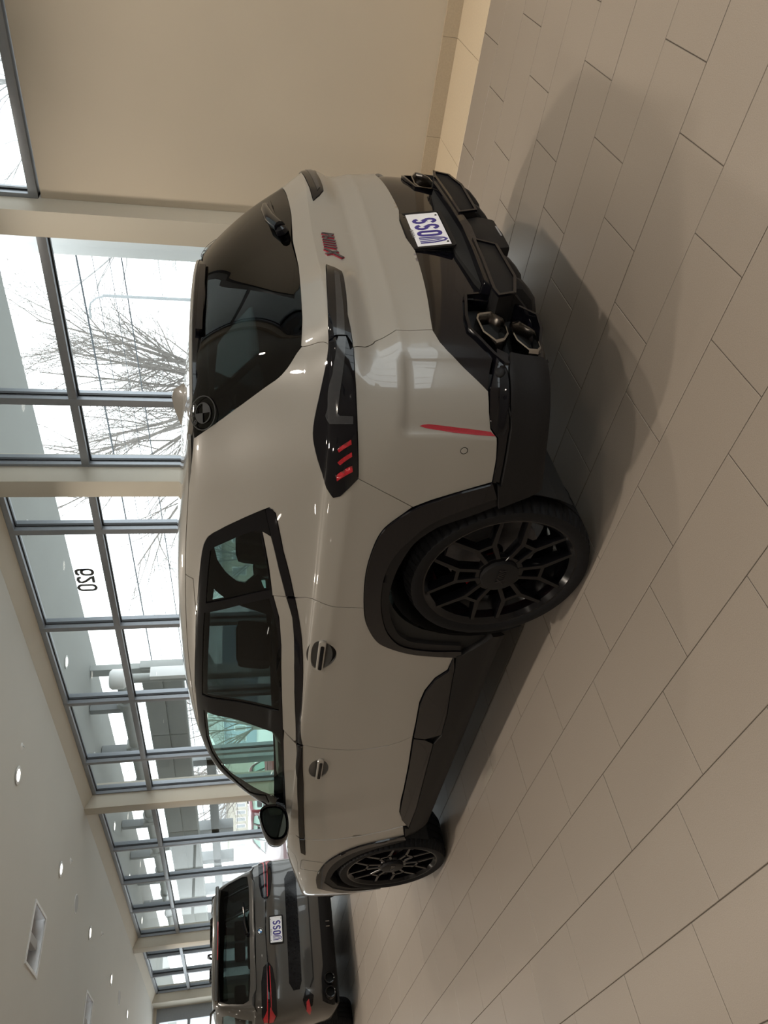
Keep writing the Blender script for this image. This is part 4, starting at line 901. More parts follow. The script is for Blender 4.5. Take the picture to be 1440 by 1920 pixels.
# hollow dark shell behind the panels
arch = lambda x0, r, zc=.40: [None]
def side_circle(cx, cz, r, n=28):
    """outline in surface coordinates of a circle in side view"""
    out = []
    for i in range(n):
        a = 2 * math.pi * i / n
        out.append(find_side(cx + r * math.cos(a), max(.222, cz + r * math.sin(a))))
    return np.array(out)
def find_side(x, z):
    u = np.interp(x, [-.7, -.3, 0, .5, 1.2, 2.1, 2.7, 3.1, 3.6], [1.0, 1.41, 1.71, 2.21, 2.91, 3.81, 4.36, 4.72, 5.2])
    k = np.interp(z, [.215, .30, .45, .65, .82, .95, 1.06], S1.w[:7])
    for _ in range(8):
        Q = S1.pos0(np.array([u, u + 1e-4, u]), np.array([k, k, k + 1e-4]))
        J = np.array([[(Q[1, 0] - Q[0, 0]), (Q[2, 0] - Q[0, 0])], [(Q[1, 2] - Q[0, 2]), (Q[2, 2] - Q[0, 2])]]) / 1e-4
        s = np.linalg.solve(J, np.array([x - Q[0, 0], z - Q[0, 2]]))
        u += float(np.clip(s[0], -.2, .2)); k += float(np.clip(s[1], -.1, .1)); k = min(max(k, 0.0), S1.kmax)
    return (u, k)
full = np.array([(0, 0), (S1.smax, 0), (S1.smax, S1.kmax), (0, S1.kmax)])
# wheel openings in the shell reach the bottom edge
def opening(cx, cz, r):
    pts = [find_side(cx + r * math.cos(a), cz + r * math.sin(a)) for a in np.linspace(math.radians(-24), math.radians(204), 30)]
    return np.array([(pts[0][0], .004)] + pts + [(pts[-1][0], .004)])
holes = [P_['front_door_glass'], P_['quarter_glass'], P_['rear_door_glass'], np.where(P_['windscreen'] > S1.smax - 1e-4, S1.smax + .02, P_['windscreen']), opening(0, .42, .425), opening(3.105, .42, .425)]
rg = P_['rear_glass'].copy(); rg[rg[:, 0] < 1e-4, 0] = -.02
holes.append(rg)
holes.append(np.array([(.50, .19), (.80, .19), (.80, .455), (.50, .455)]))
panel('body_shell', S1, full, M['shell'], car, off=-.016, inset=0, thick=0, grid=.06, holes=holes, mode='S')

def sym(name, key, m, **k): return panel(name, S1, P_[key], m, car, mode='S', **k)
def two(name, key, m, **k): return pair(name, S1, P_[key], m, car, **k)
tailgate = sym('tailgate', 'tailgate', PT, grid=.022)
sym('roof', 'roof', PT)
sym('rear_window', 'rear_glass', M['tint'], off=-.002, grid=.025)
two('quarter_panel', 'quarter_panel', PT, grid=.024)
two('rear_bumper_corner', 'bumper_corner', PT, grid=.022)
two('rear_reflector', 'reflector', M['reflector'], off=.002)
def round_hole(u, k, rx, rz, n=40):
    _, _, du, dk = S1.frame([u], [k]); a, b = np.linalg.norm(du[0]), np.linalg.norm(dk[0])
    return np.array([(u + rx / a * math.cos(2 * math.pi * i / n), k + rz / b * math.sin(2 * math.pi * i / n)) for i in range(n)])
rdoor = two('rear_door', 'rear_door', PT, grid=.026, holes=[round_hole(2.200, .893, .108, .055)])
fdoor = two('front_door', 'front_door', PT, grid=.026, holes=[round_hole(3.285, .820, .104, .055)])
two('door_shoulder', 'shoulder_rear', PT, grid=.02)
two('door_shoulder', 'shoulder_rear_door', PT, grid=.02)
two('door_shoulder', 'shoulder_front_door', PT, grid=.02)
two('waist_strip', 'waist_strip_rear', GL, off=.003, grid=.02)
two('waist_strip', 'waist_strip_rear_door', GL, off=.003, grid=.02)
two('waist_strip', 'waist_strip_front_door', GL, off=.003, grid=.02)
two('wing_vent', 'vent_trim', GL, off=.003, grid=.02)
two('front_wing', 'front_wing', PT)
sym('hood', 'hood', PT)
sym('front_bumper', 'front_bumper', M['matt'])
two('a_pillar', 'a_pillar', PT, grid=.026)
wh = [P_['quarter_glass'], P_['rear_door_glass'], P_['front_door_glass'], P_['front_quarter_glass']]
two('window_frame', 'trim_dlo', M['trim'], off=.001, holes=wh, grid=.022, inset=.001, thick=.02)
two('quarter_window', 'quarter_glass', M['tint2'], off=-.004, inset=-.004, thick=0)
two('rear_door_window', 'rear_door_glass', M['tint'], off=-.004, inset=-.004, thick=0)
two('front_door_window', 'front_door_glass', M['carglass'], off=-.004, inset=-.004, thick=0)
two('mirror_window', 'front_quarter_glass', M['carglass'], off=-.004, inset=-.004, thick=0)
sym('windscreen', 'windscreen', M['carglass'], off=-.003)
two('sill', 'sill', M['matt'], off=.012, thick=.03)
two('sill_trim', 'sill_gloss_rear', GL, off=.010, thick=.02, grid=.02)
two('sill_trim', 'sill_gloss_front', GL, off=.010, thick=.02, grid=.02)
two('wheel_arch_trim', 'arch_rear', GL, off=.010, thick=.03, grid=.02)
two('wheel_arch_lip', 'arch_rear_lip', M['matt'], off=.004, thick=.05, grid=.02)
two('wheel_arch_trim', 'arch_front', GL, off=.010, thick=.03, grid=.02)
two('wheel_arch_lip', 'arch_front_lip', M['matt'], off=.004, thick=.05, grid=.02)
# lamps
lampL = panel('tail_light', S1, P_['tail_light'], M['lamp'], car, off=.004, grid=.02)
lampR = panel('tail_light', S1, P_['tail_light'], M['lamp'], car, off=.004, grid=.02, mode='R')
innL = panel('tailgate_light', S1, P_['tail_light_inner'], M['lamp'], car, off=.004, grid=.02)
innR = panel('tailgate_light', S1, P_['tail_light_inner'], M['lamp'], car, off=.004, grid=.02, mode='R')
for lm, md in ((lampL, 'L'), (lampR, 'R')):
    panel('light_guide', S1, P_['light_guide'], M['guide'], lm, off=.0075, grid=.02, mode=md, thick=.004)
    for q in ('lamp_red', 'lamp_red2', 'lamp_red3'):
        panel('red_bar', S1, P_[q], M['lampred'], lm, off=.0075, grid=.02, mode=md, thick=.004, inset=0)
for lm, md in ((innL, 'L'), (innR, 'R')):
    panel('light_guide', S1, P_['light_guide_inner'], M['guide'], lm, off=.0065, grid=.02, mode=md, thick=.003)
# rear bumper, gloss black
sym('bumper_panel', 'bumper_black', GL, off=-.012, thick=.03, grid=.022)
two('bumper_side_trim', 'bumper_side_gloss', GL, off=.004, thick=.03, grid=.02)
two('bumper_side_skirt', 'bumper_side_matt', M['matt'], off=.016, thick=.05, grid=.022)
# recess, shelf and diffuser in the middle (y, z outlines extruded along x)
def slab(name, yz, x0, x1, m, parent=car, bev=.004, lean=0.0, angle=35):
    bm = bmesh.new()
    a = [bm.verts.new((x0 + lean * (z - yz[0][1]), y, z)) for y, z in yz]
    b = [bm.verts.new((x1 + lean * (z - yz[0][1]), y, z)) for y, z in yz]
    bm.faces.new(a); bm.faces.new(b[::-1])
    for i in range(len(yz)):
        j = (i + 1) % len(yz); bm.faces.new((a[j], a[i], b[i], b[j]))
    bmesh.ops.recalc_face_normals(bm, faces=bm.faces[:])
    if bev: bmesh.ops.bevel(bm, geom=bm.edges[:], offset=bev, segments=2, profile=.6, affect='EDGES')
    me = bpy.data.meshes.new(name); bm.to_mesh(me); bm.free(); me.materials.append(m)
    me.polygons.foreach_set('use_smooth', [True] * len(me.polygons)); me.set_sharp_from_angle(angle=math.radians(angle))
    o = bpy.data.objects.new(name, me); return link(o, parent)
ms = lambda P: [(-y, z) for y, z in P[::-1]]
def both(P): return P + ms(P)
# curved lower bumper body from the surface itself
def band(name, k0, k1, u1, m, off, thick=.03, mode='S'):
    return panel(name, S1, np.array([(0, k0), (u1, k0), (u1, k1), (0, k1)]), m, car, off=off, thick=thick, grid=.025, mode=mode)
kz = lambda z: float(np.interp(z, [.35, .37, .48, .65, .82], S1.w[:5]))
band('diffuser_body', kz(.385), kz(.60), .50, GL, -.012)
pair('exhaust_valance', S1, np.array([(.50, S1.w[1] * .8), (.76, S1.w[1] * .8), (.76, kz(.42)), (.50, kz(.42))]), GL, car, off=-.004, thick=.03, grid=.025)
slab('bumper_shelf', both([(0, .535), (.20, .545), (.46, .562), (.50, .545), (.46, .528), (.20, .505), (0, .498)]), -.93, -1.012, GL, bev=.006)
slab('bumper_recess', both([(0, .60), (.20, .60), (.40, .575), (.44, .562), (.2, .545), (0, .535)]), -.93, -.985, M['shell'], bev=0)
license_plate(car, (-.984, 0.0, .684), .16)
slab('plate_mount', [(-.165, .60), (.165, .60), (.165, .77), (-.165, .77)], -.93, -.978, M['trim'], bev=.006)
slab('diffuser_tray', both([(0, .365), (.13, .365), (.15, .43), (.12, .49), (0, .49)]), -.80, -.995, M['matt'], bev=.010)
slab('tray_badge', [(-.06, .372), (.03, .372), (.03, .379), (-.06, .379)], -.994, -.9965, M['letter'], bev=0)
for s in (1, -1):
    sd = (lambda P: P) if s > 0 else ms
    # framed scoop, its ramp sloping under the car and two fins
    o6 = [(.130, .520), (.165, .440), (.43, .440), (.55, .475), (.575, .538), (.53, .545), (.30, .528)]
    pod = slab('diffuser_scoop', sd(o6), -.80, -1.012, M['matt'], bev=.006)
    fr = MB().stroke(sd(o6), .011, .009, lambda a, b, h: (-1.01 - h, a, b), closed=True)
    fr.obj('scoop_frame', GL, pod)
    ra = MB().prism([(-1.010, s * .165, .445), (-1.010, s * .55, .475), (-.93, s * .53, .39), (-.93, s * .185, .375)], [(-.82, s * .165, .445), (-.82, s * .55, .475), (-.82, s * .53, .39), (-.82, s * .185, .375)])
    ra.obj('scoop_ramp', M['matt'], pod)
    for c in (.245, .425):
        f = MB()
        for (x, hw, zt, zb) in ((-1.010, .012, .45, .43), (-.99, .045, .45, .395), (-.955, .060, .44, .355), (-.90, .064, .42, .335), (-.80, .064, .42, .335)):
            f.V += [(x, s * (c - hw), zt), (x, s * (c - hw), zb + .02), (x, s * (c - hw * .6), zb), (x, s * (c + hw * .6), zb), (x, s * (c + hw), zb + .02), (x, s * (c + hw), zt)]
        f.F = [(6 * r + i, 6 * r + (i + 1) % 6, 6 * (r + 1) + (i + 1) % 6, 6 * (r + 1) + i) for r in range(4) for i in range(6)]
        f.obj('diffuser_fin', M['matt'], pod, angle=30)
    # exhaust bay
    xs = lambda y: float(np.interp(abs(y), [0, .35, .65, .85, .93], [-.976, -.972, -.948, -.885, -.79]))
    bay = [(.496, .631), (.483, .575), (.498, .51), (.544, .494), (.541, .46), (.602, .392), (.674, .396), (.800, .434), (.842, .463), (.820, .555), (.786, .588), (.729, .626), (.685, .656), (.625, .656)]
    by = sd(bay)
    bb = MB().prism([(xs(y) + .16, y, z) for y, z in by], [(xs(y) + .055, y, z) for y, z in by])
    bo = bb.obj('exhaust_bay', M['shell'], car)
    MB().stroke(by, .010, .075, lambda a, b, h: (xs(a) + .062 - h, a, b), closed=True).obj('bay_rim', GL, bo, angle=30)
    for x0_, T_ in ((-.94, [(.560, .546), (.606, .514), (.703, .525), (.741, .548), (.754, .579), (.697, .608), (.614, .609), (.574, .594)]),
               (-.93, [(.602, .450), (.664, .412), (.771, .426), (.786, .439), (.785, .470), (.727, .494), (.665, .495), (.612, .481)])):
        T_ = sd(T_)
        cy = sum(p[0] for p in T_) / 8; cz = sum(p[1] for p in T_) / 8
        tp = MB()
        sc = lambda q: [(cy + (y - cy) * q, cz + (z - cz) * q) for y, z in T_]
        lay = [(1.08, x0_ + .09), (1.12, x0_ + .010), (1.08, x0_ - .004), (.97, x0_ - .006), (.91, x0_ + .006), (.84, x0_ + .12)]
        V = []
        for q, x in lay: V += [(x, y, z) for y, z in sc(q)]
        F = [(r * 8 + i, r * 8 + (i + 1) % 8, (r + 1) * 8 + (i + 1) % 8, (r + 1) * 8 + i) for r in range(5) for i in range(8)]
        tp.add(V, F)
        e = tp.obj('exhaust_tip', M['chrome'], bo, angle=25)
        MB().add([(x0_ + .10, y, z) for y, z in sc(.88)], [tuple(range(8))]).obj('exhaust_bore', M['shell'], e)
    for (yy, zz) in ((.842, .561),):
        P, N, _, _ = S1.frame([.80], [.384])
        q = MB().lathe([(.0005, .006), (.012, .006), (.016, .003), (.018, 0)], 24, 'y').obj('parking_sensor', M['matt'], car, angle=40)
        q.location = (P[0, 0] + N[0, 0] * .006, s * (P[0, 1] + N[0, 1] * .006), P[0, 2])
        n = Vector((N[0, 0], s * N[0, 1], N[0, 2])); q.rotation_euler = n.to_track_quat('Y', 'Z').to_euler()
    P, N, _, _ = S1.frame([1.072], [.497])
    q = MB().lathe([(.0005, .0012), (.0105, .0012), (.0115, 0)], 24, 'y').obj('parking_sensor', PT, car, angle=40)
    MB().lathe([(.0112, .0006), (.0135, .0006)], 24, 'y').obj('sensor_ring', M['matt'], q)
    q.location = (P[0, 0] + N[0, 0] * .0008, s * (P[0, 1] + N[0, 1] * .0008), P[0, 2])
    n = Vector((N[0, 0], s * N[0, 1], N[0, 2])); q.rotation_euler = n.to_track_quat('Y', 'Z').to_euler()

# badge on the tailgate: red letters with black faces
def on_surf(S, u, k, parent_off=0.0, s=1):
    P, N, du, dk = S.frame([u], [k]); P, N, du, dk = P[0], N[0], du[0], dk[0]
    ex = -du / np.linalg.norm(du); ex = ex - N * (ex @ N); ex /= np.linalg.norm(ex)   # towards the viewer's right at the rear
    ey = np.cross(N, ex)
    if s < 0:
        fl = np.array([1, -1, 1.]); return P * fl, N * fl, ex * fl, ey * fl
    return P, N, ex, ey
P, N, ex, ey = on_surf(S1, .111, .879)
def fmb(o): return lambda a, b, h: tuple(P + ex * a + ey * b + N * (h + o))
hh = .023
red, blk = MB(), MB()
def bstroke(pts, w):
    red.stroke(pts, w + .005, .004, fmb(0.0)); blk.stroke(pts, w, .003, fmb(.003))
bstroke([(-.115, -hh - .014), (-.040, hh)], .012); bstroke([(-.085, hh), (-.062, -hh)], .014)
for k in range(4):
    x = -.028 + k * .0215
    bstroke([(x - .006, -hh), (x + .012, hh)], .011)
bstroke([(.062, -hh), (.076, hh)], .012); bstroke([(.090, -hh), (.104, hh)], .012); bstroke([(.052, hh - .006), (.082, -hh + .012), (.100, hh - .006)], .010)
bo = red.obj('model_badge', M['badgered'], tailgate)
blk.obj('badge_letters', M['badge'], car).parent = tailgate
# etched roundels in the upper corners of the rear window
def roundel(S, u, k, r, s, mats, parent, off, wide=1.0):
    P, N, ex, ey = on_surf(S, u, k, s=s)
    f = lambda a, b, h: tuple(P + ex * a * wide + ey * b + N * (h + off))
    mb = MB()
    mb.stroke(ring_pts(0, 0, r, r, 40), r * .055, .001, f, closed=True)
    mb.stroke(ring_pts(0, 0, r * .60, r * .60, 32), r * .055, .001, f, closed=True)
    for a0 in (90, 270):
        pts = [(0, 0)] + [(r * .58 * math.cos(math.radians(a0 + 90 * i / 8)), r * .58 * math.sin(math.radians(a0 + 90 * i / 8))) for i in range(9)]
        mb.add([f(a, b, .001) for a, b in pts], [tuple(range(len(pts)))])
    for i, a0 in enumerate((128, 90, 52)):
        c, sn = math.cos(math.radians(a0)), math.sin(math.radians(a0))
        lx = lambda x, y: (c * r * .80 + x * sn + y * c, sn * r * .80 - x * c + y * sn)
        q = r * .10
        if i == 0: L_ = [[(-q, -q), (-q, q), (q * .6, q), (q * .8, q * .3), (-q, 0), (q, -q * .2), (q * .8, -q), (-q, -q)]]
        elif i == 1: L_ = [[(-q, -q), (-q, q), (0, 0), (q, q), (q, -q)]]
        else: L_ = [[(-q, q), (-q * .5, -q), (0, q * .6), (q * .5, -q), (q, q)]]
        for l in L_: mb.stroke([lx(*v) for v in l], r * .05, .001, f)
    return mb.obj('roundel', mats, parent)
for s in (1, -1): roundel(S1, .774, 1.814, .060, s, M['etch'], car, .0)

# rear wiper: hub, arm and blade lying on the glass
def wp(u, k, o):
    P, N, _, _ = S1.frame([abs(u)], [k]); q = P[0] + N[0] * o
    return (q[0], q[1] if u >= 0 else -q[1], q[2])
wi = MB().tube([wp(-.10, 1.42, .002), wp(-.10, 1.42, .022), wp(-.10, 1.42, .032)], [.026, .024, .012], 16).obj('rear_wiper', M['gloss'], car, angle=40)
MB().tube([wp(-.10, 1.42, .026), wp(-.20, 1.455, .030), wp(-.33, 1.475, .026), wp(-.42, 1.478, .020)], [.024, .024, .019, .013], 10).obj('wiper_arm', M['gloss'], wi, angle=40)
MB().tube([wp(-.16, 1.425, .010), wp(-.26, 1.450, .010), wp(-.38, 1.462, .010), wp(-.50, 1.460, .010)], [.009, .013, .013, .008], 8).obj('wiper_blade', M['trim'], wi, angle=40)

# roof spoiler over the glass, body colour on top and black beneath
sec = []
yy = np.linspace(-.60, .60, 25)
top, lowr = [], []
sp_t, sp_b = MB(), MB()
ring_t, ring_b = [], []
for y in yy:
    q = abs(y) / .60
    xe = -.655 + .13 * q ** 3 + .02 * q          # trailing edge
    xf = -.45 + .10 * q ** 2                     # where it joins the roof
    zt = 1.617 - .012 * q ** 2; ze = 1.604 - .012 * q ** 2
    ring_t.append([(xf + .02, y, zt + .004), (xf - .06, y, zt + .003), ((xf + xe) / 2, y, (zt + ze) / 2 + .004), (xe, y, ze), (xe - .003, y, ze - .010), (xe + .005, y, ze - .016), (xf, y, zt - .030)])
    ring_b.append([(xf - .01, y, zt - .026), (xe + .001, y, ze - .013), (xe + .002, y, ze - .042), (xe + .006, y, ze - .066), (xe + .045, y, ze - .070), (xf - .03, y, zt - .035)])
def loft(mb, rings):
    n = len(rings[0]); V = [p for r in rings for p in r]
    F = [(i * n + j, (i + 1) * n + j, (i + 1) * n + (j + 1) % n, i * n + (j + 1) % n) for i in range(len(rings) - 1) for j in range(n)]
    F += [tuple(range(n)), tuple(range((len(rings) - 1) * n, len(rings) * n))[::-1]]
    mb.add(V, F); return mb
so = loft(sp_t, ring_t).obj('roof_spoiler', PT, car, angle=35)
loft(sp_b, ring_b[1:-1]).obj('spoiler_blade', GL, so, angle=35)
MB().box((-.657, -.27, 1.552), (-.630, .27, 1.578), .003).obj('brake_light_strip', M['lamp'], so, angle=35)
# shark-fin aerial
fin = [(-.215, 1.667, .006), (-.19, 1.700, .008), (-.15, 1.712, .011), (-.09, 1.705, .016), (-.03, 1.690, .018), (.04, 1.672, .008)]
rings = []
for x, z, w in fin:
    b = 1.655
    rings.append([(x, -w - .016, b), (x, -w, b + (z - b) * .6), (x, -w * .4, z), (x, w * .4, z), (x, w, b + (z - b) * .6), (x, w + .016, b)])
loft(MB(), rings).obj('roof_aerial', PT, car, angle=50)

# door handles: round recess, bar and dark insert
for (u, k, rx, rz, L) in ((2.200, .893, .110, .057, .235), (3.285, .820, .106, .057, .235)):
    for s in (1, -1):
        P, N, ex, ey = on_surf(S1, u, k, s=s)
        f = lambda a, b, h: tuple(P + ex * a + ey * b + N * h)
        cup = MB(); n = 40; V = []
        for q, h in ((1.0, -.005), (.985, -.005), (.90, -.009), (.6, -.012), (.02, -.013)):
            V += [f(rx * q * math.cos(2 * math.pi * i / n), rz * q * math.sin(2 * math.pi * i / n), h) for i in range(n)]
        cup.add(V, [(a * n + i, a * n + (i + 1) % n, (a + 1) * n + (i + 1) % n, (a + 1) * n + i) for a in range(4) for i in range(n)])
        h_ = cup.obj('door_handle', M['handle'], car, angle=50)
        h_.parent = (rdoor if u < 3 else fdoor)[0 if s > 0 else 1]
        bar = MB()
        o1 = rrect(0, -.008, L, .032, .0155); o2 = rrect(0, -.008, L - .008, .024, .0118)
        bar.prism([f(a, b, -.002) for a, b in o1], [f(a, b, .005) for a, b in o1]); bar.prism([f(a, b, .005) for a, b in o1], [f(a, b, .009) for a, b in o2])
        bar.obj('handle_bar', PT, h_, angle=40)
        o3 = rrect(-.008, -.010, L - .050, .016, .0078)
        MB().prism([f(a, b, .007) for a, b in o3], [f(a, b, .0102) for a, b in o3]).obj('handle_insert', GL, h_)
# charging flap on the front wing
for s in (1, -1):
    P, N, ex, ey = on_surf(S1, 4.60, .77, s=s)
    MB().stroke(rrect(0, 0, .17, .16, .02), .0035, .0006, lambda a, b, h: tuple(P + ex * a + ey * b + N * (h + .0002)), closed=True).obj('charging_flap_gap', M['handle'], car)
# emblem on the vent trim
P, N, ex, ey = on_surf(S1, 4.47, .90)
# door mirrors
for s in (1, -1):
    rings = []
    yc, zc = 1.015, 1.240
    prof = [(-.085, .88), (-.095, .96), (-.07, 1.0), (-.01, .97), (.05, .82), (.09, .55), (.105, .12)]
    out = []
    for t in np.linspace(0, 2 * math.pi, 36, endpoint=False):
        c, d = math.cos(t), math.sin(t)
        e = 2.6
        a = (abs(c) ** e + abs(d) ** e) ** (-1 / e)
        y, z = .108 * a * c, .080 * a * d
        z += .018 * (-y / .108) * 1.0 - .012      # outer end droops, inner end higher
        z *= 1 - .16 * (y / .108)
        out.append((y, z))
    V = []
    for x, q in prof: V += [(2.17 + x, s * (yc + y * q), zc + z * q) for y, z in out]
    n = len(out)
    F = [(r * n + i, r * n + (i + 1) % n, (r + 1) * n + (i + 1) % n, (r + 1) * n + i) for r in range(len(prof) - 1) for i in range(n)] + [tuple(range((len(prof) - 1) * n, len(prof) * n))]
    mi = MB().add(V, F) and None
    mbm = MB(); mbm.add(V, F)
    mi = mbm.obj('door_mirror', GL, car, angle=60)
    MB().add([(2.088, s * (yc + y * .80), zc + z * .80) for y, z in out], [tuple(range(n))]).obj('mirror_glass', M['mirror'], mi)
    MB().prism([(2.10, s * .835, 1.165), (2.24, s * .835, 1.165), (2.24, s * .835, 1.215), (2.10, s * .835, 1.225)], [(2.12, s * .965, 1.165), (2.20, s * .965, 1.165), (2.20, s * .965, 1.20), (2.12, s * .965, 1.205)]).obj('mirror_arm', GL, mi)

# wheels, wells and floor pan
for x, w in ((0, .305), (3.105, .285)):
    for s in (1, -1):
        wheel(car, (x, s * (.985 - w / 2 - .004), .386), s, w=w, t0=.50 if x == 0 else .62, key='xm%d' % int(x))
        n = 24; mb = MB(); V = []
        for a in np.linspace(math.radians(-30), math.radians(210), n):
            for y in (.955, .48): V.append((x + .432 * math.cos(a), s * y, .40 + .432 * math.sin(a)))
        F = [(2 * i, 2 * i + 2, 2 * i + 3, 2 * i + 1) for i in range(n - 1)]
        mb.add(V, F)
        c = len(mb.V); mb.add([(x + .432 * math.cos(a), s * .48, .40 + .432 * math.sin(a)) for a in np.linspace(math.radians(-30), math.radians(210), n)], [tuple(range(n))])
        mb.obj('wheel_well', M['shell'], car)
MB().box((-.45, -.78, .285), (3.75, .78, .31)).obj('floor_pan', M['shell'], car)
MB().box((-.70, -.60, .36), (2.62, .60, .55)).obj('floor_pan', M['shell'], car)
# cabin
for (x, y, m) in ((1.62, .38, 'seat'), (1.62, -.38, 'seat'), (.62, .40, 'seat'), (.62, -.40, 'seat'), (.62, 0, 'seat')):
    sb = MB().box((x - .20, y - .25, .52), (x + .28, y + .25, .70), .05)
    st = sb.obj('seat', M[m], car, angle=50)
    b = MB().box((-.07, -.24, 0), (.07, .24, .62), .06); b.V = [(p[0] * 1 - p[2] * .28 + x - .18, p[1] + y, p[2] + .62) for p in b.V]
    b.obj('seat_back', M['seatpale' if x > 1 else m], st, angle=50)
    h = MB().box((-.05, -.14, 0), (.05, .14, .19), .045); h.V = [(p[0] - p[2] * .2 + x - .37, p[1] + y, p[2] + 1.25) for p in h.V]
    h.obj('headrest', M['seatpale' if x > 1 else m], st, angle=50)
d = MB().box((2.25, -.78, .80), (2.62, .78, 1.12), .06)
d.obj('dashboard', M['seat'], car, angle=50)
MB().tube([(2.12 - .07 * math.sin(t), .38 + .18 * math.cos(t), 1.06 + .165 * math.sin(t)) for t in np.linspace(0, 2 * math.pi, 33)], .017, 8, caps=False).obj('steering_wheel', M['seat'], car, angle=60)
MB().box((2.28, .20, 1.08), (2.46, .58, 1.19), .04).obj('instrument_hood', M['seat'], car, angle=50)

# ================================================================== the dark grey car ahead, and a red one parked outside
def net_box(dz=0.0):
    """taller, squarer body on the same column layout"""
    xs = [0, 0, 0, 0, -.70, -.40, 0, .5, 1.2, 2.1, 2.7, 3.1, 3.55, 3.85, 3.98, 4.03]
    rows = [(.24, -.80, .86), (.32, -.93, .94), (.46, -1.00, .965), (.66, -1.01, .985), (.85, -.975, .985), (1.00, -.955, .98), (1.12, -.975, .965), (1.21, -.955, .95)]
    net = []
    for z, xr, w in rows:
        r = [(xr, 0, z), (xr + .003, .36, z), (xr + .025, .62, z), (xr + .10, .84, z)]
        r[3] = (xr + .10, w * .875, z)
        for i in range(4, 16):
            fr = [0, 0, 0, 0, .965, .995, 1, 1, 1, 1, 1, .99, .95, .82, .46, 0][i]
            x = xs[i]
            if z > 1.1 and i > 9: x = [2.6, 2.95, 3.3, 3.5, 3.6, 3.65][i - 10]
            r.append((x, w * fr * (1 if not (z > 1.1 and i > 9) else [.97, .93, .8, .6, .3, 0][i - 10] / max(.01, fr) if fr else 0), z))
        net.append(r)
    def upper(z, xr, wr, wm, xw):
        """xr rear, wr rear corner, wm side, xw windscreen"""
        r = [(xr, 0, z), (xr + .004, .35, z), (xr + .03, wr * .82, z), (xr + .085, wr, z), (xr + .28, wm * .955, z), (xr + .52, wm * .985, z)]
        a = r[5][0]; b = xw - .25
        for t in (.15, .38, .68, 1): r.append((a + (b - a) * t, wm * (1 if t < .9 else .98), z))
        r += [(xw - .10, wm * .93, z), (xw, wm * .8, z), (xw + .05, wm * .6, z), (xw + .09, wm * .4, z), (xw + .11, wm * .2, z), (xw + .12, 0, z)]
        return r
    net.append(upper(1.28, -.925, .80, .925, 2.35))
    net.append(upper(1.42, -.85, .775, .88, 2.1))
    net.append(upper(1.58, -.765, .735, .815, 1.8))
    net.append(upper(1.70, -.70, .695, .755, 1.55))
    net.append(upper(1.765, -.655, .62, .69, 1.40))
    net.append(upper(1.80, -.40, .40, .46, 1.25))
    net.append([(x, 0, 1.815) for x in np.linspace(-.1, 1.1, 16)])
    return net
S2 = Surf(net_box())
_u = np.linspace(0, S2.smax, 260); _k = np.linspace(0, S2.kmax, 200)
_U, _K = [a.ravel() for a in np.meshgrid(_u, _k)]
_P2, _N2, _, _ = S2.frame(_U, _K)
def at2(c, y=None, z=None, x=None):
    """surface coordinates of a point given in rear view (y, z) or side view (x, z)"""
    if x is None: d = (_P2[:, 1] - y) ** 2 + (_P2[:, 2] - z) ** 2 + 9 * (_P2[:, 0] > -.4) + 9 * (_N2[:, 0] > -.1)
    else: d = (_P2[:, 0] - x) ** 2 + (_P2[:, 2] - z) ** 2 + 9 * (_N2[:, 1] < .2)
    j = int(np.argmin(d)); return (_U[j], _K[j])
def Rp(pts):
    out = [at2(0, y=y, z=z) for y, z in pts]
    return np.array([(0.0 if abs(p[0]) < 1e-6 else q[0], q[1]) for p, q in zip(pts, out)])
def Sp(pts): return np.array([at2(0, x=x, z=z) for x, z in pts])
SIDE_GLASS = [[(-.62, 1.30), (-.52, 1.60), (-.40, 1.655), (.02, 1.675), (.02, 1.285)], [(.08, 1.285), (.08, 1.675), (.95, 1.68), (.95, 1.28)], [(1.02, 1.28), (1.02, 1.68), (1.35, 1.64), (1.95, 1.30), (1.9, 1.275)]]
TAILG = [(0, 1.30), (.55, 1.30), (.735, 1.32), (.80, 1.27), (.815, 1.12), (.81, .95), (.795, .70), (.70, .66), (0, .66)]
REARG = [(0, 1.315), (.55, 1.315), (.71, 1.335), (.735, 1.40), (.70, 1.58), (.64, 1.685), (.40, 1.70), (0, 1.70)]
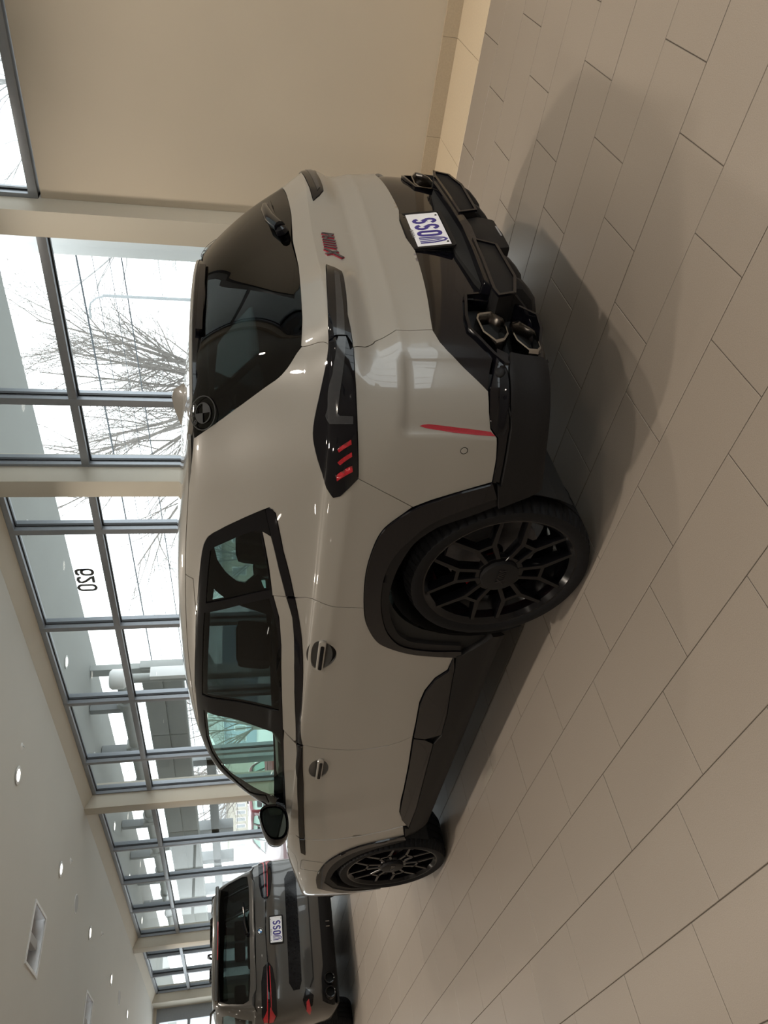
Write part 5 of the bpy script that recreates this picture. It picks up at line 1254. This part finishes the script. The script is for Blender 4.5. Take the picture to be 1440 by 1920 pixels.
def other_car(name, paint, glassm, loc, rz, label, full=True, red=False):
    root = empty(name, loc, rz)
    tag(root, label, 'car')
    fullp = np.array([(0, 0), (S2.smax, 0), (S2.smax, S2.kmax), (0, S2.kmax)])
    def open_(cx, cz, r):
        pts = [at2(0, x=cx + r * math.cos(a), z=max(.25, cz + r * math.sin(a))) for a in np.linspace(math.radians(-20), math.radians(200), 22)]
        return np.array([(pts[0][0], .004)] + pts + [(pts[-1][0], .004)])
    ws = np.array([(S2.t[13], S2.w[8] + .03), (S2.t[13] - .03, S2.w[9]), (S2.t[13] - .02, S2.w[11]), (S2.t[15], S2.w[11] + .03), (S2.smax, S2.w[11] + .03), (S2.smax, S2.w[8] + .02), (S2.t[16], S2.w[8] + .02)])
    rg = Rp(REARG)
    rgh = rg.copy(); rgh[rgh[:, 0] < 1e-4, 0] = -.02
    wsh = ws.copy(); wsh[wsh[:, 0] > S2.smax - 1e-4, 0] = S2.smax + .02
    sg = [Sp(q) for q in SIDE_GLASS]
    low = Rp([(0, .46), (.50, .46), (.70, .40), (.80, .26)])
    holes = [open_(0, .41, .42), open_(3.1, .41, .42), rgh, wsh] + sg
    panel('body', S2, fullp, paint, root, inset=0, thick=0, grid=.045, holes=holes, mode='S')
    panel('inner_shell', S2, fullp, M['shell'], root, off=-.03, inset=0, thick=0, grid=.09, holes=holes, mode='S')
    panel('rear_window', S2, rg, glassm, root, off=-.003, inset=-.003, thick=0, grid=.04, mode='S')
    panel('windscreen', S2, ws, M['carglass'], root, off=-.003, inset=-.003, thick=0, grid=.05, mode='S')
    for q in sg: pair('side_window', S2, q, glassm if q is not sg[2] else M['carglass'], root, off=-.003, inset=-.003, thick=0, grid=.05)
    for x in (0, 3.1):
        for s in (1, -1):
            wheel(root, (x, s * .835, .385), s, R=.385, Rl=.295, w=.30, t0=.3, key='suv')
            mb = MB(); V = []
            A = np.linspace(math.radians(-25), math.radians(205), 16)
            for a in A:
                for y in (.95, .5): V.append((x + .42 * math.cos(a), s * y, .41 + .42 * math.sin(a)))
            mb.add(V, [(2 * i, 2 * i + 2, 2 * i + 3, 2 * i + 1) for i in range(15)])
            mb.add([(x + .42 * math.cos(a), s * .5, .41 + .42 * math.sin(a)) for a in A], [tuple(range(16))])
            mb.obj('wheel_well', M['shell'], root)
    MB().box((-.80, -.84, .235), (3.9, .84, .26)).obj('floor_pan', M['shell'], root)
    MB().box((-.6, -.55, .26), (2.6, .55, .60)).obj('floor_pan', M['shell'], root)
    for x, y in ((1.6, .4), (1.6, -.4), (.6, .4), (.6, -.4)):
        st = MB().box((x - .2, y - .25, .6), (x + .28, y + .25, .8), .05).obj('seat', M['seat'], root, angle=50)
        b = MB().box((x - .33, y - .24, .75), (x - .19, y + .24, 1.33), .05).obj('seat_back', M['seat'], st, angle=50)
        MB().box((x - .34, y - .13, 1.36), (x - .24, y + .13, 1.52), .04).obj('headrest', M['seat'], st, angle=50)
    if not full: return root
    # gap of the tailgate, lamps, plate, bumper
    panel('tailgate', S2, Rp(TAILG), paint, root, off=.003, thick=.006, grid=.03, inset=0, mode='S', holes=[])
    # black glass surround below the spoiler
    L = [(.355, 1.095), (.40, 1.155), (.55, 1.185), (.88, 1.185), (.93, 1.16), (.935, 1.04), (.90, 1.005), (.60, 1.015), (.42, 1.045)]
    for md in 'LR':
        lm = panel('tail_light', S2, Rp(L), M['lamp'], root, off=.010, thick=.012, grid=.03, inset=0, mode=md)
        panel('light_bar', S2, Rp([(.40, 1.108), (.84, 1.112), (.84, 1.122), (.40, 1.116)]), M['lampred'], lm, off=.014, thick=.004, grid=.03, inset=0, mode=md)
        panel('light_bar', S2, Rp([(.40, 1.078), (.84, 1.070), (.84, 1.082), (.40, 1.088)]), M['lampred'], lm, off=.014, thick=.004, grid=.03, inset=0, mode=md)
        panel('red_lens', S2, Rp([(.82, 1.112), (.90, 1.165), (.93, 1.15), (.93, 1.105)]), M['lampred'], lm, off=.014, thick=.004, grid=.03, inset=0, mode=md)
        panel('red_lens', S2, Rp([(.82, 1.085), (.93, 1.095), (.93, 1.05), (.89, 1.025)]), M['lampred'], lm, off=.014, thick=.004, grid=.03, inset=0, mode=md)
        rf = panel('rear_reflector', S2, Rp([(.80, .625), (.83, .655), (.90, .65), (.93, .615), (.90, .59)]), M['lampred'], root, off=.006, thick=.006, grid=.03, inset=0, mode=md)
        panel('bumper_pocket', S2, Rp([(.70, .66), (.80, .69), (.90, .66), (.86, .58), (.76, .57)]), M['trim'], root, off=.002, thick=.006, grid=.03, inset=0, mode=md)
    panel('tailgate_bar', S2, Rp([(0, 1.12), (.355, 1.105), (.355, 1.095), (0, 1.105)]), M['gloss'], root, off=.008, thick=.008, grid=.03, inset=0, mode='S')
    panel('diffuser', S2, Rp([(0, .42), (.46, .42), (.60, .46), (.84, .45), (.86, .30), (.70, .26), (0, .26)]), M['matt'], root, off=.010, thick=.03, grid=.035, inset=0, mode='S')
    panel('tailgate_panel', S2, Rp([(0, .845), (.60, .845), (.70, .80), (.68, .72), (.60, .70), (0, .70)]), M['trim'], root, off=.0045, thick=.004, grid=.035, inset=0, mode='S')
    panel('bumper_groove', S2, Rp([(0, .555), (.60, .555), (.70, .60), (.70, .61), (.58, .568), (0, .568)]), M['shell'], root, off=.003, thick=.004, grid=.035, inset=0, mode='S')
    license_plate(root, (-.975, 0, .985), .0)
    for s in (1, -1):
        for y in (.62, .77):
            e = MB().lathe([(.062, .10), (.066, -.06), (.060, -.068), (.050, -.062), (.046, .10)], 32, 'y').obj('exhaust_tip', M['rim'], root, angle=40)
            e.location = (-.965, s * y, .36); e.rotation_euler = (0, 0, -math.pi / 2)
            b = MB().lathe([(.0005, -.0), (.047, 0)], 24, 'y').obj('exhaust_bore', M['shell'], e)
    k = at2(0, y=.0, z=1.185)
    P, N, ex, ey = on_surf(S2, .0, k[1])
    f = lambda a, b, h: tuple(P + ex * a + ey * b + N * (h + .004))
    rd = MB().prism([f(*p, 0) for p in ring_pts(0, 0, .041, .041, 32)], [f(*p, .006) for p in ring_pts(0, 0, .041, .041, 32)]).obj('roundel', M['gloss'], root)
    for q, mm in ((0, 'skyblue'), (90, 'skywhite'), (180, 'skyblue'), (270, 'skywhite')):
        pts = [(0, 0)] + [(.025 * math.cos(math.radians(q + 90 * i / 8)), .025 * math.sin(math.radians(q + 90 * i / 8))) for i in range(9)]
        MB().add([f(a, b, .0065) for a, b in pts], [tuple(range(10))]).obj('roundel_quarter', M[mm], rd)
    MB().stroke(ring_pts(0, 0, .039, .039, 32), .004, .001, lambda a, b, h: f(a, b, h + .006), closed=True).stroke(ring_pts(0, 0, .026, .026, 32), .002, .001, lambda a, b, h: f(a, b, h + .006), closed=True).obj('roundel_ring', M['steel'], rd)
    def wq(y, z, o):
        u, k = at2(0, y=abs(y), z=z); p, n, _, _ = S2.frame([u], [k]); q = p[0] + n[0] * o; return (q[0], y, q[2])
    wi = MB().tube([wq(0, 1.34, .0), wq(0, 1.34, .03)], [.028, .022], 16).obj('rear_wiper', M['gloss'], root, angle=40)
    MB().tube([wq(0, 1.34, .028), wq(-.15, 1.375, .03), wq(-.22, 1.375, .025)], [.02, .016, .010], 8).obj('wiper_arm', M['gloss'], wi, angle=40)
    MB().tube([wq(-.10, 1.36, .01), wq(-.40, 1.39, .01)], .008, 8).obj('wiper_blade', M['trim'], wi, angle=40)
    MB().box((-.80, -.66, 1.705), (-.55, .66, 1.755), .02).box((-.80, -.05, 1.70), (-.79, .05, 1.705)).obj('roof_spoiler', paint, root, angle=40)
    MB().box((-.803, -.22, 1.71), (-.797, .22, 1.722)).obj('brake_light_strip', M['lampred'], root)
    MB().tube([(-.25, 0, 1.80), (-.22, 0, 1.85), (-.12, 0, 1.85), (0, 0, 1.805)], [.008, .014, .02, .01], 10).obj('roof_aerial', M['gloss'], root, angle=50)
    for s in (1, -1):
        MB().tube([(-.42, s * .67, 1.755), (-.30, s * .68, 1.80), (.3, s * .70, 1.83), (1.1, s * .69, 1.81), (1.3, s * .68, 1.765)], .016, 8).obj('roof_rail', M['gloss'], root, angle=50)
        MB().tube([(-.955, s * .03, .30), (-.97, s * .03, .42)], .004, 6).obj('diffuser_rib', M['steel'], root)
        fl = panel('fuel_flap', S2, Sp([(-.50, 1.00), (-.28, 1.00), (-.28, 1.18), (-.50, 1.18)]), paint, root, off=.003, thick=.006, grid=.05, inset=.003, mode='L' if s > 0 else 'R')
    return root
other_car('parked_suv', M['paint2'], M['tint'], (9.2, -.19, 0), 0.0, 'dark grey SUV with round exhausts parked ahead by the windows')
other_car('parked_car', M['paintred'], M['carglass'], (19.2, -6.95, -.62), 0.0, 'red car parked outside beyond the glass', full=False)

# ================================================================== outside
ground = struct(mesh_obj('ground', [(-60, -90, -.62), (120, -90, -.62), (120, -2.79, -.62), (-60, -2.79, -.62)], [(3, 2, 1, 0)], M['asphalt']))
struct(MB().box((-40, -2.79, -.62), (60, -3.7, -.02)).obj('floor_walkway', M['asphalt']))
# overhanging canopy with its own lights
can = MB().box((-12, -2.80, 4.0), (34, -5.38, 4.5)).box((-12, -2.795, 3.64), (34, -2.85, 4.0)).obj('canopy', M['soffit'])
tag(can, 'pale flat canopy overhanging the windows outside', 'canopy')
for k, x in enumerate((4.77, 7.68, 10.69, 13.65, 16.55, 19.6)):
    o = MB().lathe([(.070, -.001), (.10, -.004), (.10, -.012), (.07, -.014), (.07, -.001)], 32, 'z').obj('canopy_downlight', M['white'], None, angle=40, loc=(x, -4.05, 4.0))
    MB().lathe([(.0005, -.010), (.071, -.010)], 24, 'z').obj('lens', M['lens'], o)
    tag(o, 'lit round light set in the canopy outside, %s from the right' % ('first second third fourth fifth sixth'.split()[k]), 'outdoor light', 'canopy lights')
# white square column close to the glass
col_ = MB().box((2.06, -6.5, -.62), (2.35, -6.8, 7.0), .01).obj('tall_post', M['outwhite'], None, angle=40)
MB().box((2.10, -6.46, -.6), (2.20, -6.5, 6.9), .004).obj('post_cover', M['outwhite'], col_, angle=40)
tag(col_, 'white square post outside the glass next to the wall', 'post')
# steel frame under the canopy: round column, pipe with collars, uprights
pipe = MB().tube([(8.98, -4.5, 3.38), (24, -4.5, 3.38)], .095, 20).obj('entrance_pipe', M['outpale'], None, angle=40)
for x in (9.55, 9.62, 11.1, 12.6, 14.2, 15.8, 17.4, 19.0, 20.6):
    MB().tube([(x, -4.5, 3.38), (x + .10, -4.5, 3.38)], .135, 20).obj('pipe_collar', M['outpale'], pipe, angle=40)
for x in (9.78, 11.31, 13.0, 14.66, 16.4, 18.1, 19.8):
    MB().box((x - .07, -4.42, 3.34), (x + .07, -4.58, 3.99), .01).obj('upright', M['outgrey'], pipe, angle=40)
    MB().box((x - .22, -4.40, 3.26), (x - .09, -4.60, 3.52), .01).obj('upright_bracket', M['outpale'], pipe, angle=40)
tag(pipe, 'pale round steel pipe with grey uprights under the canopy outside', 'pipe')
cl = MB().tube([(8.9, -4.5, -.62), (8.9, -4.5, 3.25)], .08, 20).obj('entrance_column', M['outpale'], None, angle=40)
MB().lathe([(.0005, .14), (.14, .14), (.17, .10), (.17, -.08), (.14, -.12), (.08, -.14)], 32, 'z').obj('column_cap', M['outwhite'], cl, angle=40, loc=(8.9, -4.5, 3.42))
MB().box((8.72, -4.40, 1.2), (8.82, -4.6, 2.9), .01).obj('column_plate', M['outwhite'], cl, angle=40)
tag(cl, 'pale round steel column with a drum cap outside the windows', 'column')
fas = MB().box((9.25, -4.95, 2.42), (26, -5.10, 3.16), .01).box((9.3, -4.97, 3.1), (9.5, -5.08, 3.999)).box((17.3, -4.97, 3.1), (17.5, -5.08, 3.999)).box((25.6, -4.97, 3.1), (25.8, -5.08, 3.999)).obj('entrance_fascia', M['outpale'], None, angle=40)
for i in range(7):
    x = 9.3 + 2.35 * i
    MB().box((x, -4.93, 2.45), (x + 2.31, -4.95, 2.78), .004).obj('fascia_panel', M['soffit'], fas, angle=40)
    MB().box((x, -4.93, 2.80), (x + 2.31, -4.95, 3.13), .004).obj('fascia_panel', M['soffit'], fas, angle=40)
tag(fas, 'pale panelled fascia of the entrance outside', 'fascia')
bm_ = MB().box((13.2, -5.2, 1.95), (30, -5.45, 2.15), .01).obj('entrance_beam', M['outgrey'], None, angle=40)
for x in (13.3, 17.0, 19.0, 21.4, 24.0):
    MB().box((x, -5.2, 1.60 if x > 14 else -.6), (x + .28, -5.45, 3.1), .01).obj('beam_post', M['outgrey'], bm_, angle=40)
tag(bm_, 'grey beam with posts across the entrance outside', 'beam')

def tree(name, base, height, spread, trunk, depth, label, m, seed, lean=0.0, kids=(9, 6, 4), limbs=9):
    r = random.Random(seed); mb = MB()
    def limb(p, d, L, rad, seg, wob, up):
        pts = [p.copy()]; q = p.copy(); dd = d.copy()
        for i in range(seg):
            dd = (dd + Vector((r.uniform(-1, 1), r.uniform(-1, 1), r.uniform(-1, 1))) * wob + Vector((0, 0, up))).normalized()
            q = q + dd * L / seg; pts.append(q.copy())
        return pts
    def off(d, ang):
        a = d.cross(Vector((r.uniform(-1, 1), r.uniform(-1, 1), r.uniform(-1, 1)))).normalized()
        return (d * math.cos(ang) + a * math.sin(ang)).normalized()
    def grow(p, d, L, rad, lev):
        seg = (6, 4, 3, 2)[lev]
        pts = limb(p, d, L, rad, seg, (.10, .16, .2, .25)[lev], (.05, .05, .03, 0)[lev])
        mb.tube(pts, [max(.007, rad * (1 - .78 * i / seg)) for i in range(seg + 1)], (6, 4, 3, 3)[lev], caps=False)
        if lev == depth: return
        for i in range(kids[lev]):
            t = .18 + .80 * (i + r.random()) / kids[lev]
            j = min(seg - 1, int(t * seg)); s = pts[j].lerp(pts[j + 1], t * seg - j)
            dd = (pts[j + 1] - pts[j]).normalized()
            grow(s, off(dd, math.radians(r.uniform(22, 48))), L * r.uniform(.30, .55) * (1.15 - .5 * t), rad * (1 - .7 * t) * .55, lev + 1)
    th = height * .13
    mb.tube([(0, 0, -.3), (0, 0, th * .5), (lean * .2, 0, th)], [trunk * 1.25, trunk, trunk * .9], 9, caps=False)
    for i in range(limbs):
        az = 2 * math.pi * (i + r.random() * .6) / limbs; an = math.radians(r.uniform(8, spread))
        grow(Vector((0, 0, th * r.uniform(.6, 1))), Vector((math.sin(an) * math.cos(az) + lean * .3, math.sin(an) * math.sin(az), math.cos(an))).normalized(), height * r.uniform(.62, .86), trunk * r.uniform(.26, .42), 0)
    o = mb.obj(name, m, None, loc=base)
    tag(o, label, 'tree', 'bare trees outside')
    return o
tree('bare_tree', (17.4, -25, -.6), 12.5, 62, .30, 3, 'large bare tree outside behind the car roof', M['bark'], 3, limbs=12, kids=(13, 8, 4))
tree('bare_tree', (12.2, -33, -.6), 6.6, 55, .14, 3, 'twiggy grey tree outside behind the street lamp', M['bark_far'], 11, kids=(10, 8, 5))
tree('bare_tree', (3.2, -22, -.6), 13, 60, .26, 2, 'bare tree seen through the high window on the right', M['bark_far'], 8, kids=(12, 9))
tree('bare_tree', (40, -21, -.6), 9, 65, .20, 2, 'bare tree outside behind the door mirror', M['bark'], 21, kids=(11, 9))
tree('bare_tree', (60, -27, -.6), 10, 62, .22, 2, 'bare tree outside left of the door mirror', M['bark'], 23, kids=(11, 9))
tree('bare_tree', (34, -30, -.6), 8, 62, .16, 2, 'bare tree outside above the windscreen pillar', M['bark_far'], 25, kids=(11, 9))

lp = MB().tube([(6.95, -14, -.9), (6.95, -14, 4.55)], [.05, .035], 10).obj('street_lamp', M['outgrey'], None, angle=50)
MB().tube([(6.95, -14, 4.5), (7.03, -14, 4.72), (7.16, -14, 4.86), (7.36, -14, 4.92)], [.03, .022, .02, .02], 8).obj('lamp_arm', M['outgrey'], lp, angle=50)
MB().box((7.32, -14.04, 4.885), (7.56, -13.96, 4.93), .02).obj('lamp_head', M['outgrey'], lp, angle=50)
tag(lp, 'grey street lamp post outside with a curved arm', 'street lamp')
def wire(x0, z0, x1, z1, y, sag, label, r=.012):
    pts = [(x0 + (x1 - x0) * t, y, z0 + (z1 - z0) * t - sag * 4 * t * (1 - t)) for t in np.linspace(0, 1, 24)]
    o = MB().tube(pts, r, 5).obj('overhead_wire', M['wire'], None); tag(o, label, 'wire', 'overhead wires outside')
wire(-10, 5.5, 60, 4.6, -14, .4, 'thick dark overhead wire outside, topmost of the four', .022)
wire(-10, 5.25, 60, 4.2, -14.3, .4, 'thin overhead wire outside, second from the top', .008)
wire(-10, 4.95, 60, 3.8, -14.6, .4, 'thin overhead wire outside, third from the top', .008)
wire(-10, 4.85, 60, 3.2, -15, .4, 'overhead wire outside, lowest of the four', .016)

# far buildings and kerb
def building(name, x0, x1, y, h, m, label, roof=True):
    b = MB().box((x0, y, -1), (x1, y - 8, h)).obj(name, m)
    n = int((x1 - x0) / 2.4)
    for i in range(n):
        a = x0 + 1.0 + 2.4 * i
        f = MB().box((a, y + .08, .6), (a + 1.2, y, 2.0)).obj('window', M['outwhite'], b)
        MB().box((a + .08, y + .10, .68), (a + 1.12, y + .07, 1.92)).obj('pane', M['outgrey'], f)
    if roof: MB().prism([(x0 - .4, y + .5, h), (x1 + .4, y + .5, h), (x1 + .4, y - 4, h + 2.0), (x0 - .4, y - 4, h + 2.0)], [(x0 - .4, y + .5, h + .15), (x1 + .4, y + .5, h + .15), (x1 + .4, y - 4, h + 2.15), (x0 - .4, y - 4, h + 2.15)]).obj('roof', M['outgrey'], b)
    tag(b, label, 'building', 'buildings across the road')
building('house', 66, 84, -42, 3.2, M['facade_blue'], 'pale blue house across the road outside')
building('house', 96, 118, -44, 3.4, M['facade_cream'], 'cream house across the road outside')
building('house', 40, 56, -46, 3.0, M['facade_cream'], 'cream house across the road nearest the mirror')
k_ = MB().box((14, -9.5, -.62), (44, -9.7, .15), .03).obj('yellow_barrier', M['yellow'], None, angle=40)
tag(k_, 'yellow low barrier outside behind the red car', 'barrier')
